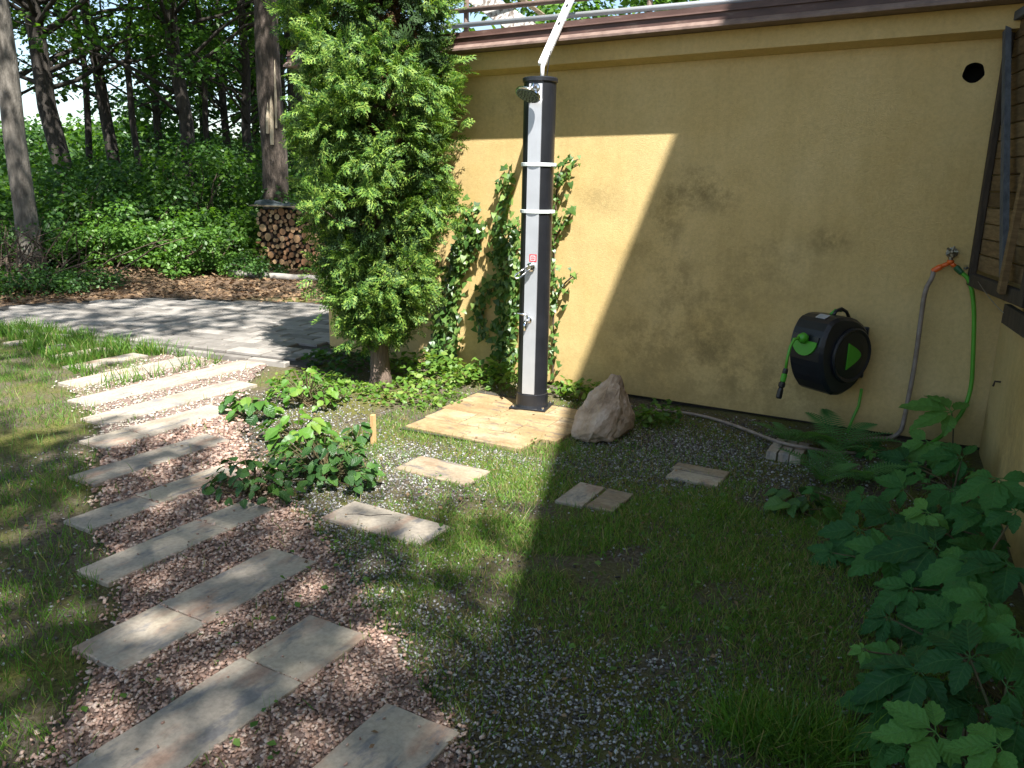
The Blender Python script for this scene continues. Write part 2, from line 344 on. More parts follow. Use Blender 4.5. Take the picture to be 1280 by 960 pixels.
def slab_material(name, base, blot, streak, scale, stretch):
    m, nt, lk, p = new_mat(name)
    tc = nt.new("ShaderNodeTexCoord"); oi = nt.new("ShaderNodeObjectInfo"); cmb = nt.new("ShaderNodeCombineXYZ")
    for i_, k_ in enumerate((31.0, 57.0, 83.0)): lk.new(math_n(nt, lk, 'MULTIPLY', oi.outputs['Random'], k_), cmb.inputs[i_])
    va = nt.new("ShaderNodeVectorMath"); va.operation = 'ADD'; lk.new(tc.outputs['Object'], va.inputs[0]); lk.new(cmb.outputs[0], va.inputs[1]); src = va.outputs[0]
    mp = nt.new("ShaderNodeMapping"); mp.inputs['Scale'].default_value = stretch; lk.new(src, mp.inputs[0])
    def noise(s_, d_, v_): n_ = N(nt, "ShaderNodeTexNoise", Scale=s_, Detail=d_, Roughness=0.62); lk.new(v_, n_.inputs['Vector']); return n_.outputs[0]
    r = ramp(nt, base); f0 = noise(scale, 6.0, src)
    f0 = math_n(nt, lk, 'ADD', f0, math_n(nt, lk, 'MULTIPLY', math_n(nt, lk, 'SUBTRACT', oi.outputs['Random'], .5), .18)); lk.new(f0, r.inputs[0]); col = r.outputs[0]
    rb = ramp(nt, [(.52, (0, 0, 0)), (.66, (1, 1, 1))]); lk.new(noise(scale*.8, 5.0, mp.outputs[0]), rb.inputs[0]); col = mixc(nt, lk, math_n(nt, lk, 'MULTIPLY', rb.outputs[0], .75), col, blot)
    mp2 = nt.new("ShaderNodeMapping"); mp2.inputs['Scale'].default_value = stretch; mp2.inputs['Location'].default_value = (7, 3, 5); lk.new(src, mp2.inputs[0])
    rs = ramp(nt, [(.54, (0, 0, 0)), (.64, (1, 1, 1))]); lk.new(noise(scale*1.7, 7.0, mp2.outputs[0]), rs.inputs[0]); col = mixc(nt, lk, math_n(nt, lk, 'MULTIPLY', rs.outputs[0], .8), col, streak)
    rd = ramp(nt, [(.35, (.62, .62, .62)), (.6, (1, 1, 1))]); lk.new(noise(55, 6.0, src), rd.inputs[0]); col = mixc(nt, lk, .6, col, rd.outputs[0], 'MULTIPLY')
    lk.new(col, p.inputs['Base Color']); p.inputs['Roughness'].default_value = .8; p.inputs['Specular IOR Level'].default_value = .25
    b_ = N(nt, "ShaderNodeBump", Strength=.3, Distance=.005); lk.new(noise(60, 5.0, src), b_.inputs['Height']); lk.new(b_.outputs[0], p.inputs['Normal'])
    return m
M['slab'] = slab_material("clouded_grey_sandstone", [(.3, (.29, .25, .205)), (.5, (.375, .325, .26)), (.7, (.44, .37, .275))], (.33, .205, .145), (.185, .178, .178), 3.4, (2.8, 1.0, 1.0))
M['slab_ochre'] = slab_material("ochre_sandstone", [(.3, (.27, .185, .09)), (.5, (.33, .24, .125)), (.72, (.38, .31, .205))], (.22, .14, .07), (.15, .12, .09), 3.6, (1.0, 3.2, 1.0))
M['slab_brown'] = slab_material("brown_sandstone", [(.3, (.22, .165, .11)), (.5, (.30, .235, .16)), (.72, (.34, .29, .22))], (.20, .125, .07), (.13, .12, .11), 3.6, (1.0, 3.0, 1.0))
M['paver'] = rough_mat("grey_concrete_paver", [(0.3, (0.155, 0.14, 0.122)), (0.7, (0.28, 0.255, 0.225))], 7, 0.85, 0.35, 120, objrnd=0.45)
M['rock'] = rough_mat("brown_sandstone_rock", [(0.3, (0.16, 0.105, 0.065)), (0.45, (0.37, 0.27, 0.19)), (0.6, (0.48, 0.38, 0.30)), (0.8, (0.58, 0.49, 0.41))], 5, 0.9, 0.9, 26, bdist=0.02)
M['grit_pink'] = rough_mat("pink_porphyry_chip", [(0.1, (0.19, 0.115, 0.085)), (0.4, (0.35, 0.225, 0.17)), (0.7, (0.45, 0.315, 0.245)), (1.0, (0.55, 0.44, 0.36))], 40, 0.85, 0.2, 200, island=0.9)
M['grit_grey'] = rough_mat("grey_limestone_chip", [(0.1, (0.05, 0.046, 0.042)), (0.45, (0.16, 0.152, 0.142)), (0.8, (0.28, 0.27, 0.255)), (1.0, (0.48, 0.475, 0.46))], 40, 0.85, 0.2, 200, island=1.0)
M['grit_glare'] = rough_mat("sandy_glare_chip", [(0.1, (0.22, 0.19, 0.15)), (0.5, (0.42, 0.37, 0.30)), (1.0, (0.55, 0.50, 0.43))], 40, 0.85, 0.2, 200, island=0.9)  # sandy chips coloured paler to paint the sun's glare on the far path
M['bed'] = rough_mat("pink_grit_bed", [(0.3, (0.10, 0.07, 0.055)), (0.55, (0.24, 0.165, 0.135)), (0.75, (0.35, 0.26, 0.21))], 70, 0.95, 0.9, 110, coord='Object', bdist=0.012)
M['litter'] = leaf_mat("dry_leaf", [(0.0, (0.10, 0.06, 0.03)), (0.5, (0.19, 0.115, 0.06)), (1.0, (0.28, 0.19, 0.11))], 0.1, (1, .8, .6), 0.8)
L_OAK = leaf_mat("oak_leaf", [(0.0, (0.03, 0.075, 0.014)), (0.5, (0.06, 0.135, 0.02)), (1.0, (0.115, 0.21, 0.03))], 0.5)
L_DARK = leaf_mat("dark_forest_leaf", [(0.0, (0.024, 0.062, 0.016)), (0.6, (0.048, 0.115, 0.024)), (1.0, (0.085, 0.17, 0.035))], 0.42)
L_BUSH = leaf_mat("bright_bush_leaf", [(0.0, (0.045, 0.11, 0.02)), (0.6, (0.085, 0.18, 0.03)), (1.0, (0.14, 0.25, 0.05))], 0.38)
L_THUJA = leaf_mat("thuja_scale_leaf", [(0.0, (0.028, 0.078, 0.013)), (0.4, (0.062, 0.145, 0.02)), (0.7, (0.145, 0.245, 0.033)), (1.0, (0.25, 0.34, 0.065))], 0.25, rough=0.6)
L_THUJA_OLD_SHADE = leaf_mat("thuja_old_shade_spray", [(0.0, (0.018, 0.045, 0.012)), (1.0, (0.04, 0.085, 0.018))], 0.15, rough=0.7)  # older inner sprays, coloured darker to paint shade into the crown's gaps
L_THUJA_DRY = leaf_mat("thuja_dry_inner_spray", [(0.0, (0.05, 0.03, 0.015)), (1.0, (0.14, 0.075, 0.03))], 0.1, (1, .8, .5), 0.8)
L_IVY = leaf_mat("ivy_leaf", [(0.0, (0.03, 0.075, 0.016)), (0.5, (0.065, 0.14, 0.028)), (0.85, (0.14, 0.22, 0.05)), (1.0, (0.24, 0.30, 0.09))], 0.28, rough=0.38)
L_CREEP = leaf_mat("creeper_leaf", [(0.0, (0.022, 0.085, 0.024)), (0.5, (0.042, 0.14, 0.032)), (0.85, (0.07, 0.195, 0.04)), (1.0, (0.15, 0.31, 0.06))], 0.3, rough=0.5, spec=0.2, objrnd=True)
L_HERB = leaf_mat("herb_leaf", [(0.0, (0.025, 0.07, 0.02)), (0.6, (0.05, 0.125, 0.028)), (1.0, (0.085, 0.19, 0.035))], 0.3, rough=0.42, objrnd=True)
L_LIGHT = leaf_mat("light_weed_leaf", [(0.0, (0.07, 0.15, 0.025)), (0.6, (0.12, 0.22, 0.035)), (1.0, (0.22, 0.29, 0.06))], 0.38)
L_FERN = leaf_mat("fern_pinna", [(0.0, (0.06, 0.17, 0.05)), (1.0, (0.12, 0.27, 0.075))], 0.35, objrnd=True)
L_GRASS = leaf_mat("grass_blade", [(0.0, (0.05, 0.125, 0.016)), (0.5, (0.09, 0.205, 0.024)), (0.86, (0.14, 0.25, 0.035)), (1.0, (0.34, 0.27, 0.13))], 0.38, rough=0.5)
L_LAWN = leaf_mat("lawn_blade_and_thatch", [(0.0, (0.06, 0.14, 0.018)), (0.4, (0.11, 0.225, 0.028)), (0.72, (0.17, 0.28, 0.045)), (0.86, (0.26, 0.22, 0.09)), (1.0, (0.38, 0.30, 0.16))], 0.35, rough=0.55)
L_FAR = leaf_mat("far_canopy", [(0.0, (0.03, 0.065, 0.022)), (1.0, (0.07, 0.13, 0.04))], 0.2)
def vein_bump(m, sc):
    nt, lk = m.node_tree.nodes, m.node_tree.links; p = nt["Principled BSDF"]
    tc = nt.new("ShaderNodeTexCoord"); w = N(nt, "ShaderNodeTexWave", Scale=sc, Distortion=1.5, Detail=2.0); lk.new(tc.outputs['Object'], w.inputs['Vector'])
    b = N(nt, "ShaderNodeBump", Strength=0.35, Distance=0.003); lk.new(w.outputs[0], b.inputs['Height']); lk.new(b.outputs[0], p.inputs['Normal'])
def leaf_veins(m):
    nt, lk = m.node_tree.nodes, m.node_tree.links; p = nt["Principled BSDF"]
    at = nt.new("ShaderNodeAttribute"); at.attribute_name = "luv"; sx = nt.new("ShaderNodeSeparateXYZ"); lk.new(at.outputs['Vector'], sx.inputs[0])
    av = math_n(nt, lk, 'ABSOLUTE', sx.outputs[1]); w_ = math_n(nt, lk, 'SUBTRACT', sx.outputs[0], math_n(nt, lk, 'MULTIPLY', av, .22))
    f = math_n(nt, lk, 'FRACT', math_n(nt, lk, 'MULTIPLY', w_, 7.0)); f = math_n(nt, lk, 'ABSOLUTE', math_n(nt, lk, 'SUBTRACT', f, .5)); side_ = math_n(nt, lk, 'LESS_THAN', f, .055)
    mid_ = math_n(nt, lk, 'LESS_THAN', av, .045); v_ = math_n(nt, lk, 'MAXIMUM', mid_, math_n(nt, lk, 'MULTIPLY', side_, .6))
    src = p.inputs['Base Color'].links[0].from_socket
    c = mixc(nt, lk, math_n(nt, lk, 'MULTIPLY', v_, .4), src, (.12, .24, .07)); tc = nt.new("ShaderNodeTexCoord"); no = N(nt, "ShaderNodeTexNoise", Scale=2.6, Detail=6.0, Roughness=.7); lk.new(tc.outputs['Object'], no.inputs['Vector'])
    rr_ = ramp(nt, [(.62, (0, 0, 0)), (.74, (1, 1, 1))]); lk.new(no.outputs[0], rr_.inputs[0]); c = mixc(nt, lk, math_n(nt, lk, 'MULTIPLY', rr_.outputs[0], .5), c, (.14, .16, .04)); lk.new(c, p.inputs['Base Color'])
    b = N(nt, "ShaderNodeBump", Strength=0.3, Distance=0.012); hh = math_n(nt, lk, 'ADD', math_n(nt, lk, 'MULTIPLY', f, 1.4), math_n(nt, lk, 'MULTIPLY', no.outputs[0], .8)); lk.new(hh, b.inputs['Height']); lk.new(b.outputs[0], p.inputs['Normal'])
leaf_veins(L_CREEP); leaf_veins(L_HERB)

# ground: one material, the soil's own colours in each place
def ground_material():
    m, nt, lk, p = new_mat("soil_and_litter")
    g = nt.new("ShaderNodeNewGeometry"); pos = g.outputs['Position']
    def noise(s, d=6.0, r=0.6):
        n = N(nt, "ShaderNodeTexNoise", Scale=s, Detail=d, Roughness=r); lk.new(pos, n.inputs['Vector']); return n.outputs[0]
    soil = ramp(nt, [(0.3, (0.045, 0.034, 0.022)), (0.5, (0.115, 0.092, 0.066)), (0.7, (0.21, 0.18, 0.145))]); lk.new(noise(45, 8, .7), soil.inputs[0])
    moss = ramp(nt, [(0.35, (0.075, 0.07, 0.02)), (0.65, (0.18, 0.18, 0.05))]); lk.new(noise(60, 6, .7), moss.inputs[0])
    mk = ramp(nt, [(0.42, (0, 0, 0)), (0.6, (1, 1, 1))]); lk.new(noise(1.7, 6, .65), mk.inputs[0])
    yard = mixc(nt, lk, mk.outputs[0], soil.outputs[0], moss.outputs[0])
    lit = ramp(nt, [(0.3, (0.06, 0.038, 0.022)), (0.5, (0.15, 0.10, 0.065)), (0.7, (0.25, 0.185, 0.13))]); lk.new(noise(14, 8, .75), lit.inputs[0])
    sx = nt.new("ShaderNodeSeparateXYZ"); lk.new(pos, sx.inputs[0])
    w = math_n(nt, lk, 'MULTIPLY', noise(0.8), 1.6); w = math_n(nt, lk, 'SUBTRACT', w, sx.outputs[0]); w = math_n(nt, lk, 'SUBTRACT', w, 8.6, True)
    col = mixc(nt, lk, w, yard, lit.outputs[0])
    far = math_n(nt, lk, 'SUBTRACT', 0, sx.outputs[0]); far = math_n(nt, lk, 'SUBTRACT', far, 22.0, True)
    gr = ramp(nt, [(0.35, (0.03, 0.05, 0.015)), (0.65, (0.06, 0.09, 0.025))]); lk.new(noise(1.5), gr.inputs[0])
    col = mixc(nt, lk, far, col, gr.outputs[0])
    lk.new(col, p.inputs['Base Color']); p.inputs['Roughness'].default_value = 0.95; p.inputs['Specular IOR Level'].default_value = 0.15
    nb = noise(75, 6, .75); b = N(nt, "ShaderNodeBump", Strength=0.9, Distance=0.02); lk.new(nb, b.inputs['Height']); lk.new(b.outputs[0], p.inputs['Normal'])
    return m
M['ground'] = ground_material()

# ================================================================== SETTING
def hz(x, y):
    x = np.asarray(x, float); y = np.asarray(y, float)
    h = 0.005*np.sin(3.1*x+1.3)*np.cos(2.7*y+.4) + 0.003*np.sin(7.9*x+2.1*y)
    bank = np.clip((-x-10.6)/5, 0, 1)
    h = h + 0.25*bank*bank*(1+0.5*np.sin(.9*y+.5*x))
    h = h + 0.16*np.exp(-(((x+12.2)/0.9)**2+((y-8.4)/0.7)**2))
    return h
n = 220
t = np.linspace(-1, 1, n); xs = -3 + 9*t + 600*np.sign(t)*np.abs(t)**7; ys = 4 + 8*t + 600*np.sign(t)*np.abs(t)**7
XX, YY = np.meshgrid(xs, ys); ZZ = hz(XX, YY)
idx = np.arange(n*n).reshape(n, n)
F = np.stack([idx[:-1, :-1], idx[:-1, 1:], idx[1:, 1:], idx[1:, :-1]], -1).reshape(-1, 4)
tag(link("ground", np_mesh("ground", np.stack([XX, YY, ZZ], -1).reshape(-1, 3), F), M['ground'], smooth=True), kind="structure")

# wooded ridge far behind the trees
def ridge(name, ang0, ang1, dist, h, seed):
    rg = np.random.default_rng(seed); na, nb = 140, 9; V = []
    prof = np.convolve(rg.normal(size=na+30), np.ones(9)/9, 'same')[15:15+na]*1.6
    for j in range(nb):
        for i in range(na):
            a = math.radians(ang0+(ang1-ang0)*i/(na-1)); s = j/(nb-1); d = dist+s*90
            z = (h*math.sin(min(1, s*1.15)*math.pi/2) + prof[i]*s + rg.normal()*0.9*s) - 1.5*(1-s)
            V.append((d*math.sin(a), d*math.cos(a), z))
    idx = np.arange(na*nb).reshape(nb, na)
    F = np.stack([idx[:-1, :-1], idx[1:, :-1], idx[1:, 1:], idx[:-1, 1:]], -1).reshape(-1, 4)
    o = link(name, np_mesh(name, V, F), M['ridge'], smooth=False); tag(o, kind="structure"); return np.array(V).reshape(nb, na, 3)
M['ridge'] = rough_mat("wooded_ridge", [(0.3, (0.03, 0.06, 0.025)), (0.7, (0.075, 0.125, 0.05))], 0.5, 0.95, 1.0, 0.8, bdist=1.0)
RV = ridge("hill", -85, 15, 120, 7.5, 5)
nf = 9000
u_ = RNG.uniform(0, RV.shape[1]-1.01, nf); v_ = RNG.uniform(2, RV.shape[0]-1.01, nf)
pos = RV[v_.astype(int), u_.astype(int)] + RNG.normal(size=(nf, 3))*np.array([1.5, 1.5, 1.0]) + np.array([0, 0, 0.8])
LQ = ([(-.5, -.35, 0), (.5, -.3, 0.08), (.45, .35, 0), (-.4, .4, .1)], [(0, 1, 2, 3)])
o = link("far_forest", scatter_mesh("far_forest", LQ, pos, frames(rand_unit(nf), rand_unit(nf)), RNG.uniform(1.2, 2.6, nf)), L_FAR)
tag(o, "far wooded ridge on the horizon behind the trunks", "forest", kind="stuff")

# ------------------------------------------------------------------ building with the yellow wall
XL, XR = -5.19, 0.225
bld = empty("annex_building", (-2.5, YW, 0))
tag(bld, "low ochre plastered building with overhanging flat roof edge, behind the shower", "building")
VC = WY(1217, 91, YW)                                # vent hole in the wall
w = MB()
# front face with a round hole
nh = 24; rv = 0.057; hole = [(VC[0]+rv*math.cos(2*math.pi*k/nh)*(1+.06*math.sin(5*k)), VC[2]+rv*math.sin(2*math.pi*k/nh)) for k in range(nh)]
x0, x1, z0, z1 = VC[0]-.16, VC[0]+.16, VC[2]-.16, VC[2]+.16
sq = []
for k in range(nh):
    a = 2*math.pi*k/nh; c_, s_ = math.cos(a), math.sin(a); f = .16/max(abs(c_), abs(s_)); sq.append((VC[0]+f*c_, VC[2]+f*s_))
V = [(x, YW, z) for x, z in hole]+[(x, YW, z) for x, z in sq]+[(x, YW+.2, z) for x, z in hole]
F = []
for k in range(nh):
    k2 = (k+1) % nh; F += [(k, k+nh, k2+nh, k2)]
w.add(V, F); w.add(V[2*nh:], [tuple(range(nh))], 1); w.add(V, [(k, (k+1) % nh, 2*nh+(k+1) % nh, 2*nh+k) for k in range(nh)], 1)
def q(xa, xb, za, zb): w.add([(xa, YW, za), (xb, YW, za), (xb, YW, zb), (xa, YW, zb)], [(0, 1, 2, 3)])
ZT = 2.55; XE = 0.9
q(XL, x0, 0.03, ZT); q(x1, XE, 0.03, ZT); q(x0, x1, 0.03, z0); q(x0, x1, z1, ZT)
w.add([(XL, YW, 0.03), (XL, YW, ZT), (XL, 11, ZT), (XL, 11, 0.03)], [(0, 1, 2, 3)])
w.add([(XL, 11, 0.03), (XL, 11, ZT), (XE, 11, ZT), (XE, 11, 0.03)], [(0, 1, 2, 3)])
w.build("wall", [M['wall'], M['void']], bld)
MB().box(((XL+XE)/2, (YW+11)/2+.04, -0.05), (XE-XL-.06, 11-YW-.02, 0.2)).build("foundation", M['foundation'], bld)
# cornice, flashing (two steps) and drip edge
def tilt(m): m.v = [(x_, y_, z_+.034+.0165*(x_+1.8)) for (x_, y_, z_) in m.v]   # the roof edge falls a little to one end
EO = 0.28; CO = 0.13; EX = ((0, 1, 0), (0, 0, 1), (1, 0, 0))
cn = MB(); cn.prism([(YW-CO, 2.425), (YW-CO, 2.552), (YW+.05, 2.552), (YW+.05, 2.40), (YW-.004, 2.40), (YW-.03, 2.402), (YW-.06, 2.41)], (0, 0, 0), EX, XL-.06, 0.55); tilt(cn); recalc(cn.build("cornice", M['wall'], bld))
fl = MB(); fl.prism([(YW-EO, 2.555), (YW-EO, 2.57), (YW-EO+.04, 2.598), (YW+.1, 2.598), (YW+.1, 2.555)], (0, 0, 0), EX, XL-.16, 0.56); tilt(fl); recalc(fl.build("drip_edge", M['rail'], bld))
f2 = MB(); f2.prism([(YW-EO+.044, 2.60), (YW-EO+.05, 2.69), (YW+.06, 2.69), (YW+.06, 2.60)], (0, 0, 0), EX, XL-.15, 0.55); tilt(f2); recalc(f2.build("flashing", M['flashing'], bld))
f3 = MB(); f3.prism([(YW-EO+.032, 2.646), (YW-EO+.036, 2.656), (YW-EO+.043, 2.656), (YW-EO+.043, 2.646)], (0, 0, 0), EX, XL-.15, 0.55); tilt(f3); recalc(f3.build("flashing_seam", M['flashing'], bld))
MB().box(((XL+XE)/2, 8.35, 2.62), (XE-XL+.1, 5.2, 0.1)).build("roof", M['roof'], bld)

# angled plaster wall at the right and the tall house above it (its eave throws the big shade)
side = MB(); dW = np.array([.08, -1.0, 0]); dW /= np.linalg.norm(dW); nW = np.array([1.0, .08, 0]); nW /= np.linalg.norm(nW)
p0 = np.array([XR, YW-.003, 0.0]); Lw = 6.2
side.prism([(0, -.1), (Lw, -.1), (Lw, 2.45), (0, 2.45)], p0, (dW, (0, 0, 1), nW), 0, 0.3, bev=0.012)
o = side.build("side_wall", M['wall_side'], org=p0); recalc(o)
tag(o, "pale yellow plastered side wall meeting the ochre wall, creeper at its foot", "wall")
nail = MB(); qn = p0 + dW*0.42 + np.array([0, 0, .55]); nail.tube([qn+nW*.02, qn-nW*.03, qn-nW*.035-np.array([0, 0, .03])], .006, 6)
nail.build("hook", M['dark_plank'], o)
house = empty("house", (3.0, 1.5, 0)); tag(house, "tall yellow house whose shadow crosses the yard, rising beyond the side wall", "house")
hd = np.array([.36, -.93, 0]); hd /= np.linalg.norm(hd); hn = np.array([.93, .36, 0]); hn /= np.linalg.norm(hn)
# the eave edge lies in the plane x + .386 y - .365 z = -.40
HB = 3.05; hp = np.array([HB-.386*5.4, 5.4, 0.0]); HT = (HB-.42+.40)/.365
hs = MB(); hs.prism([(0, -.1), (8.6, -.1), (8.6, HT), (0, HT)], hp, (hd, (0, 0, 1), hn), 0.02, 6); recalc(hs.build("wall", M['wall_side'], house))
hr = MB(); hr.prism([(-.42, HT), (3.0, HT+1.9), (6.4, HT), (6.4, HT-.12), (-.42, HT-.12)], hp-hd*.3, (hn, (0, 0, 1), hd), 0, 9.2); recalc(hr.build("roof", M['flashing'], house))

# ------------------------------------------------------------------ driveway pavers
drv = MB(); drv.add([(-10.0, 4.35, .006), (-4.86, 5.02, .006), (-4.86, 8.6, .006), (-7.3, 8.0, .006), (-9.5, 7.0, .006), (-10.3, 5.6, .006)], [(0, 1, 2, 3, 4, 5)])
DRV = drv.build("driveway", M['foundation']); tag(DRV, kind="structure")
pv = [MB().box((0, 0, 0), (.38 if k < 3 else .18, .182, .05), bev=.008).mesh("paver") for k in range(4)]
for me in pv: me.materials.append(M['paver'])
poly = [(-9.95, 4.40), (-4.9, 5.04), (-4.9, 8.5), (-7.3, 7.9), (-9.4, 6.95), (-10.2, 5.6)]
def inside(x, y, P):
    c = False; j = len(P)-1
    for i in range(len(P)):
        if (P[i][1] > y) != (P[j][1] > y) and x < (P[j][0]-P[i][0])*(y-P[i][1])/(P[j][1]-P[i][1])+P[i][0]: c = not c
        j = i
    return c
ca, sa = math.cos(.13), math.sin(.13); cnt = 0; row = 0
for j in range(-3, 28):
    row += 1
    for i in range(-30, 6):
        lx, ly = i*.40 + (.2 if row % 2 else 0), j*.20
        x, y = -4.9+ca*lx-sa*ly, 4.9+sa*lx+ca*ly
        if not all(inside(x+dx, y+dy, poly) for dx in (-.17, .17) for dy in (-.08, .08)): continue
        if y > YW-.1 and x > XL-.25: continue
        o = bpy.data.objects.new("paver", pv[random.randrange(3)]); COL.objects.link(o); o.parent = DRV
        o.location = (x, y, .006+random.uniform(-.003, .003)); o.rotation_euler = (random.uniform(-.006, .006), random.uniform(-.006, .006), .13+random.uniform(-.01, .01)); cnt += 1
print("pavers", cnt)
eg = MB()
for i in range(12):
    a = np.array([-5.05, 4.98, 0])+np.array([-.993, -.125, 0])*(i*.42); b = a+np.array([-.993, -.125, 0])*.40
    o = MB().bar(a+np.array([0, 0, .01]), b+np.array([0, 0, .01]), .08, .07, bev=.008).build("edging_stone", M['paver'], DRV)

# ------------------------------------------------------------------ garden path: rows of slabs in pink grit
rows = []   # x0, x1, y0, y1, joint fraction
rows += [(-1.39, -1.12, .92, 1.72, None), (-1.96, -1.685, 1.03, 1.985, .66), (-2.50, -2.235, 1.397, 2.318, .38), (-3.02, -2.805, 1.745, 2.63, .68),
         (-3.53, -3.33, 2.01, 2.91, .42), (-4.06, -3.83, 2.367, 3.27, .76), (-4.58, -4.31, 2.76, 3.75, .3), (-5.02, -4.75, 3.05, 4.35, .5), (-5.52, -5.25, 3.28, 4.95, .55), (-6.06, -5.79, 3.54, 4.75, .5),
         (-6.55, -6.35, 3.88, 4.56, None), (-7.03, -6.85, 4.04, 4.56, None), (-7.45, -7.28, 4.18, 4.45, None), (-7.95, -7.78, 4.16, 4.44, None)]
bedp0 = [(-.98, .55), (-1.0, 1.62), (-1.5, 1.95), (-2.05, 2.30), (-2.6, 2.62), (-3.2, 2.9), (-3.7, 3.25), (-4.2, 3.7), (-4.9, 4.35), (-5.2, 4.9), (-6.3, 4.7), (-6.1, 3.62), (-5.5, 3.34), (-4.9, 3.1), (-4.3, 2.7), (-3.8, 2.4), (-3.3, 2.05), (-2.8, 1.80), (-2.35, 1.42), (-1.95, .9), (-1.9, .55)]
bedp = []
for (xa, ya), (xb, yb) in zip(bedp0, bedp0[1:]+bedp0[:1]):
    m_ = max(1, int(math.hypot(xb-xa, yb-ya)/.06))
    for q_ in range(m_): bedp.append((xa+(xb-xa)*q_/m_+random.uniform(-.03, .03), ya+(yb-ya)*q_/m_+random.uniform(-.03, .03)))
b = MB(); b.add([(x, y, .010) for x, y in bedp], [tuple(range(len(bedp)))])
PATH = b.build("garden_path", M['bed']); tag(PATH, kind="structure")
SLABS = []
def slab(x0, x1, y0, y1, parent, mat, name="slab", z=0.021, rz=0.0, th=.035):
    c = ((x0+x1)/2, (y0+y1)/2, z-th/2); w_, h_ = x1-x0, y1-y0
    m_ = MB(); nn = 5; e = []
    # slightly uneven sawn edge
    for (ax, ay, bx, by) in ((-1, -1, 1, -1), (1, -1, 1, 1), (1, 1, -1, 1), (-1, 1, -1, -1)):
        for k in range(nn):
            s = k/nn; e.append(((ax+(bx-ax)*s)*w_/2+random.uniform(-.0022, .0022), (ay+(by-ay)*s)*h_/2+random.uniform(-.0022, .0022)))
    m_.prism(e, (0, 0, 0), np.eye(3), -th/2, th/2, bev=.004)
    me = m_.mesh(name); me.materials.append(mat)
    o = bpy.data.objects.new(name, me); COL.objects.link(o); o.parent = parent
    o.location = tuple(np.array(c)-world_org(parent)); o.rotation_euler = (random.uniform(-.006, .006), random.uniform(-.006, .006), rz+random.uniform(-.006, .006))
    SLABS.append((x0, x1, y0, y1)); return o
for (x0, x1, y0, y1, jn) in rows:
    if jn is None: slab(x0, x1, y0, y1, PATH, M['slab'])
    else:
        ym = y0+(y1-y0)*jn; slab(x0, x1, y0, ym-.003, PATH, M['slab']); slab(x0, x1, ym+.003, y1, PATH, M['slab'])
# shower patio of ochre tiles
PAT = MB().add([(-3.12, 4.04, .013), (-2.24, 4.10, .013), (-2.24, 4.33, .013), (-2.12, 4.34, .013), (-2.12, 4.57, .013), (-2.0, 4.6, .013), (-2.04, 5.1, .013), (-3.2, 5.2, .013)], [tuple(range(8))]).build("shower_patio", M['foundation']); tag(PAT, kind="structure")
ty = [4.08, 4.33, 4.58, 4.83, 5.08]
for i in range(4):
    xa = [-3.10, -3.12, -3.15, -3.16][i]; cuts = [[xa, -2.66, -2.22], [xa, -2.84, -2.44, -2.10], [xa, -2.72, -2.30, -1.98], [xa, -2.9, -2.45, -2.02]][i]
    for a, c in zip(cuts[:-1], cuts[1:]): slab(a+.004, c-.004, ty[i]+.004, ty[i+1]-.004, PAT, M['slab_ochre'], "tile", .026)
# loose stepping slabs in the lawn
def step(px4, label, cat, mats, split=None, z=.015):
    P = np.array([G(*q_)[:2] for q_ in px4]); x0, x1 = P[[0, 1], 0].mean(), P[[2, 3], 0].mean(); y0, y1 = P[[0, 3], 1].mean(), P[[1, 2], 1].mean()
    o = slab(x0, x1, y0, y1, None, mats, "stepping_slab", z); tag(o, label, cat, "stepping slabs in the lawn"); return o
step([(490, 592), (520, 573), (615, 590), (590, 606)], "brown sandstone stepping slab between the shower patio and cracked slab", "slab", M['slab_brown'])
cs = step([(398, 652), (440, 630), (565, 660), (530, 682)], "wide pinkish stepping slab with a dark crack, beside slab path", "slab", M['slab'])
ck = MB(); cpts = [G(432, 643, .0155), G(448, 642.5, .0155), G(462, 645, .0155), G(478, 643, .0155), G(490, 643.5, .0155)]
for a, b_ in zip(cpts[:-1], cpts[1:]): ck.bar(a, b_, .004, .003)
ck.build("crack", M['foundation'], cs)
step([(697, 629), (722, 605), (751, 611), (733, 638)], "pale grey stepping slab abutting a darker slab, in front of boulder", "slab", M['slab'])
step([(735, 638), (756, 612), (790, 620), (770, 642)], "darker brown stepping slab abutting a paler slab, in front of boulder", "slab", M['slab_brown'])
step([(831, 601), (838, 591), (905, 599), (900, 608)], "narrow grey paver strip lying at the gravel edge", "slab", M['slab'])
step([(839, 589), (846, 580), (912, 593), (907, 598.5)], "narrow ochre paver strip lying at the gravel edge", "slab", M['slab_brown'])
for k in range(3):
    xa = -.91+k*.07; o = slab(xa, xa+.062, 4.80, 5.10, None, M['slab'], "edging_block", .05, th=.06); tag(o, ["short grey edging block under the ground hose, nearest the boulder", "middle one of three grey edging blocks under the ground hose", "short grey edging block under the ground hose, nearest the ferns"][k], "block", "three edging blocks by the fern")

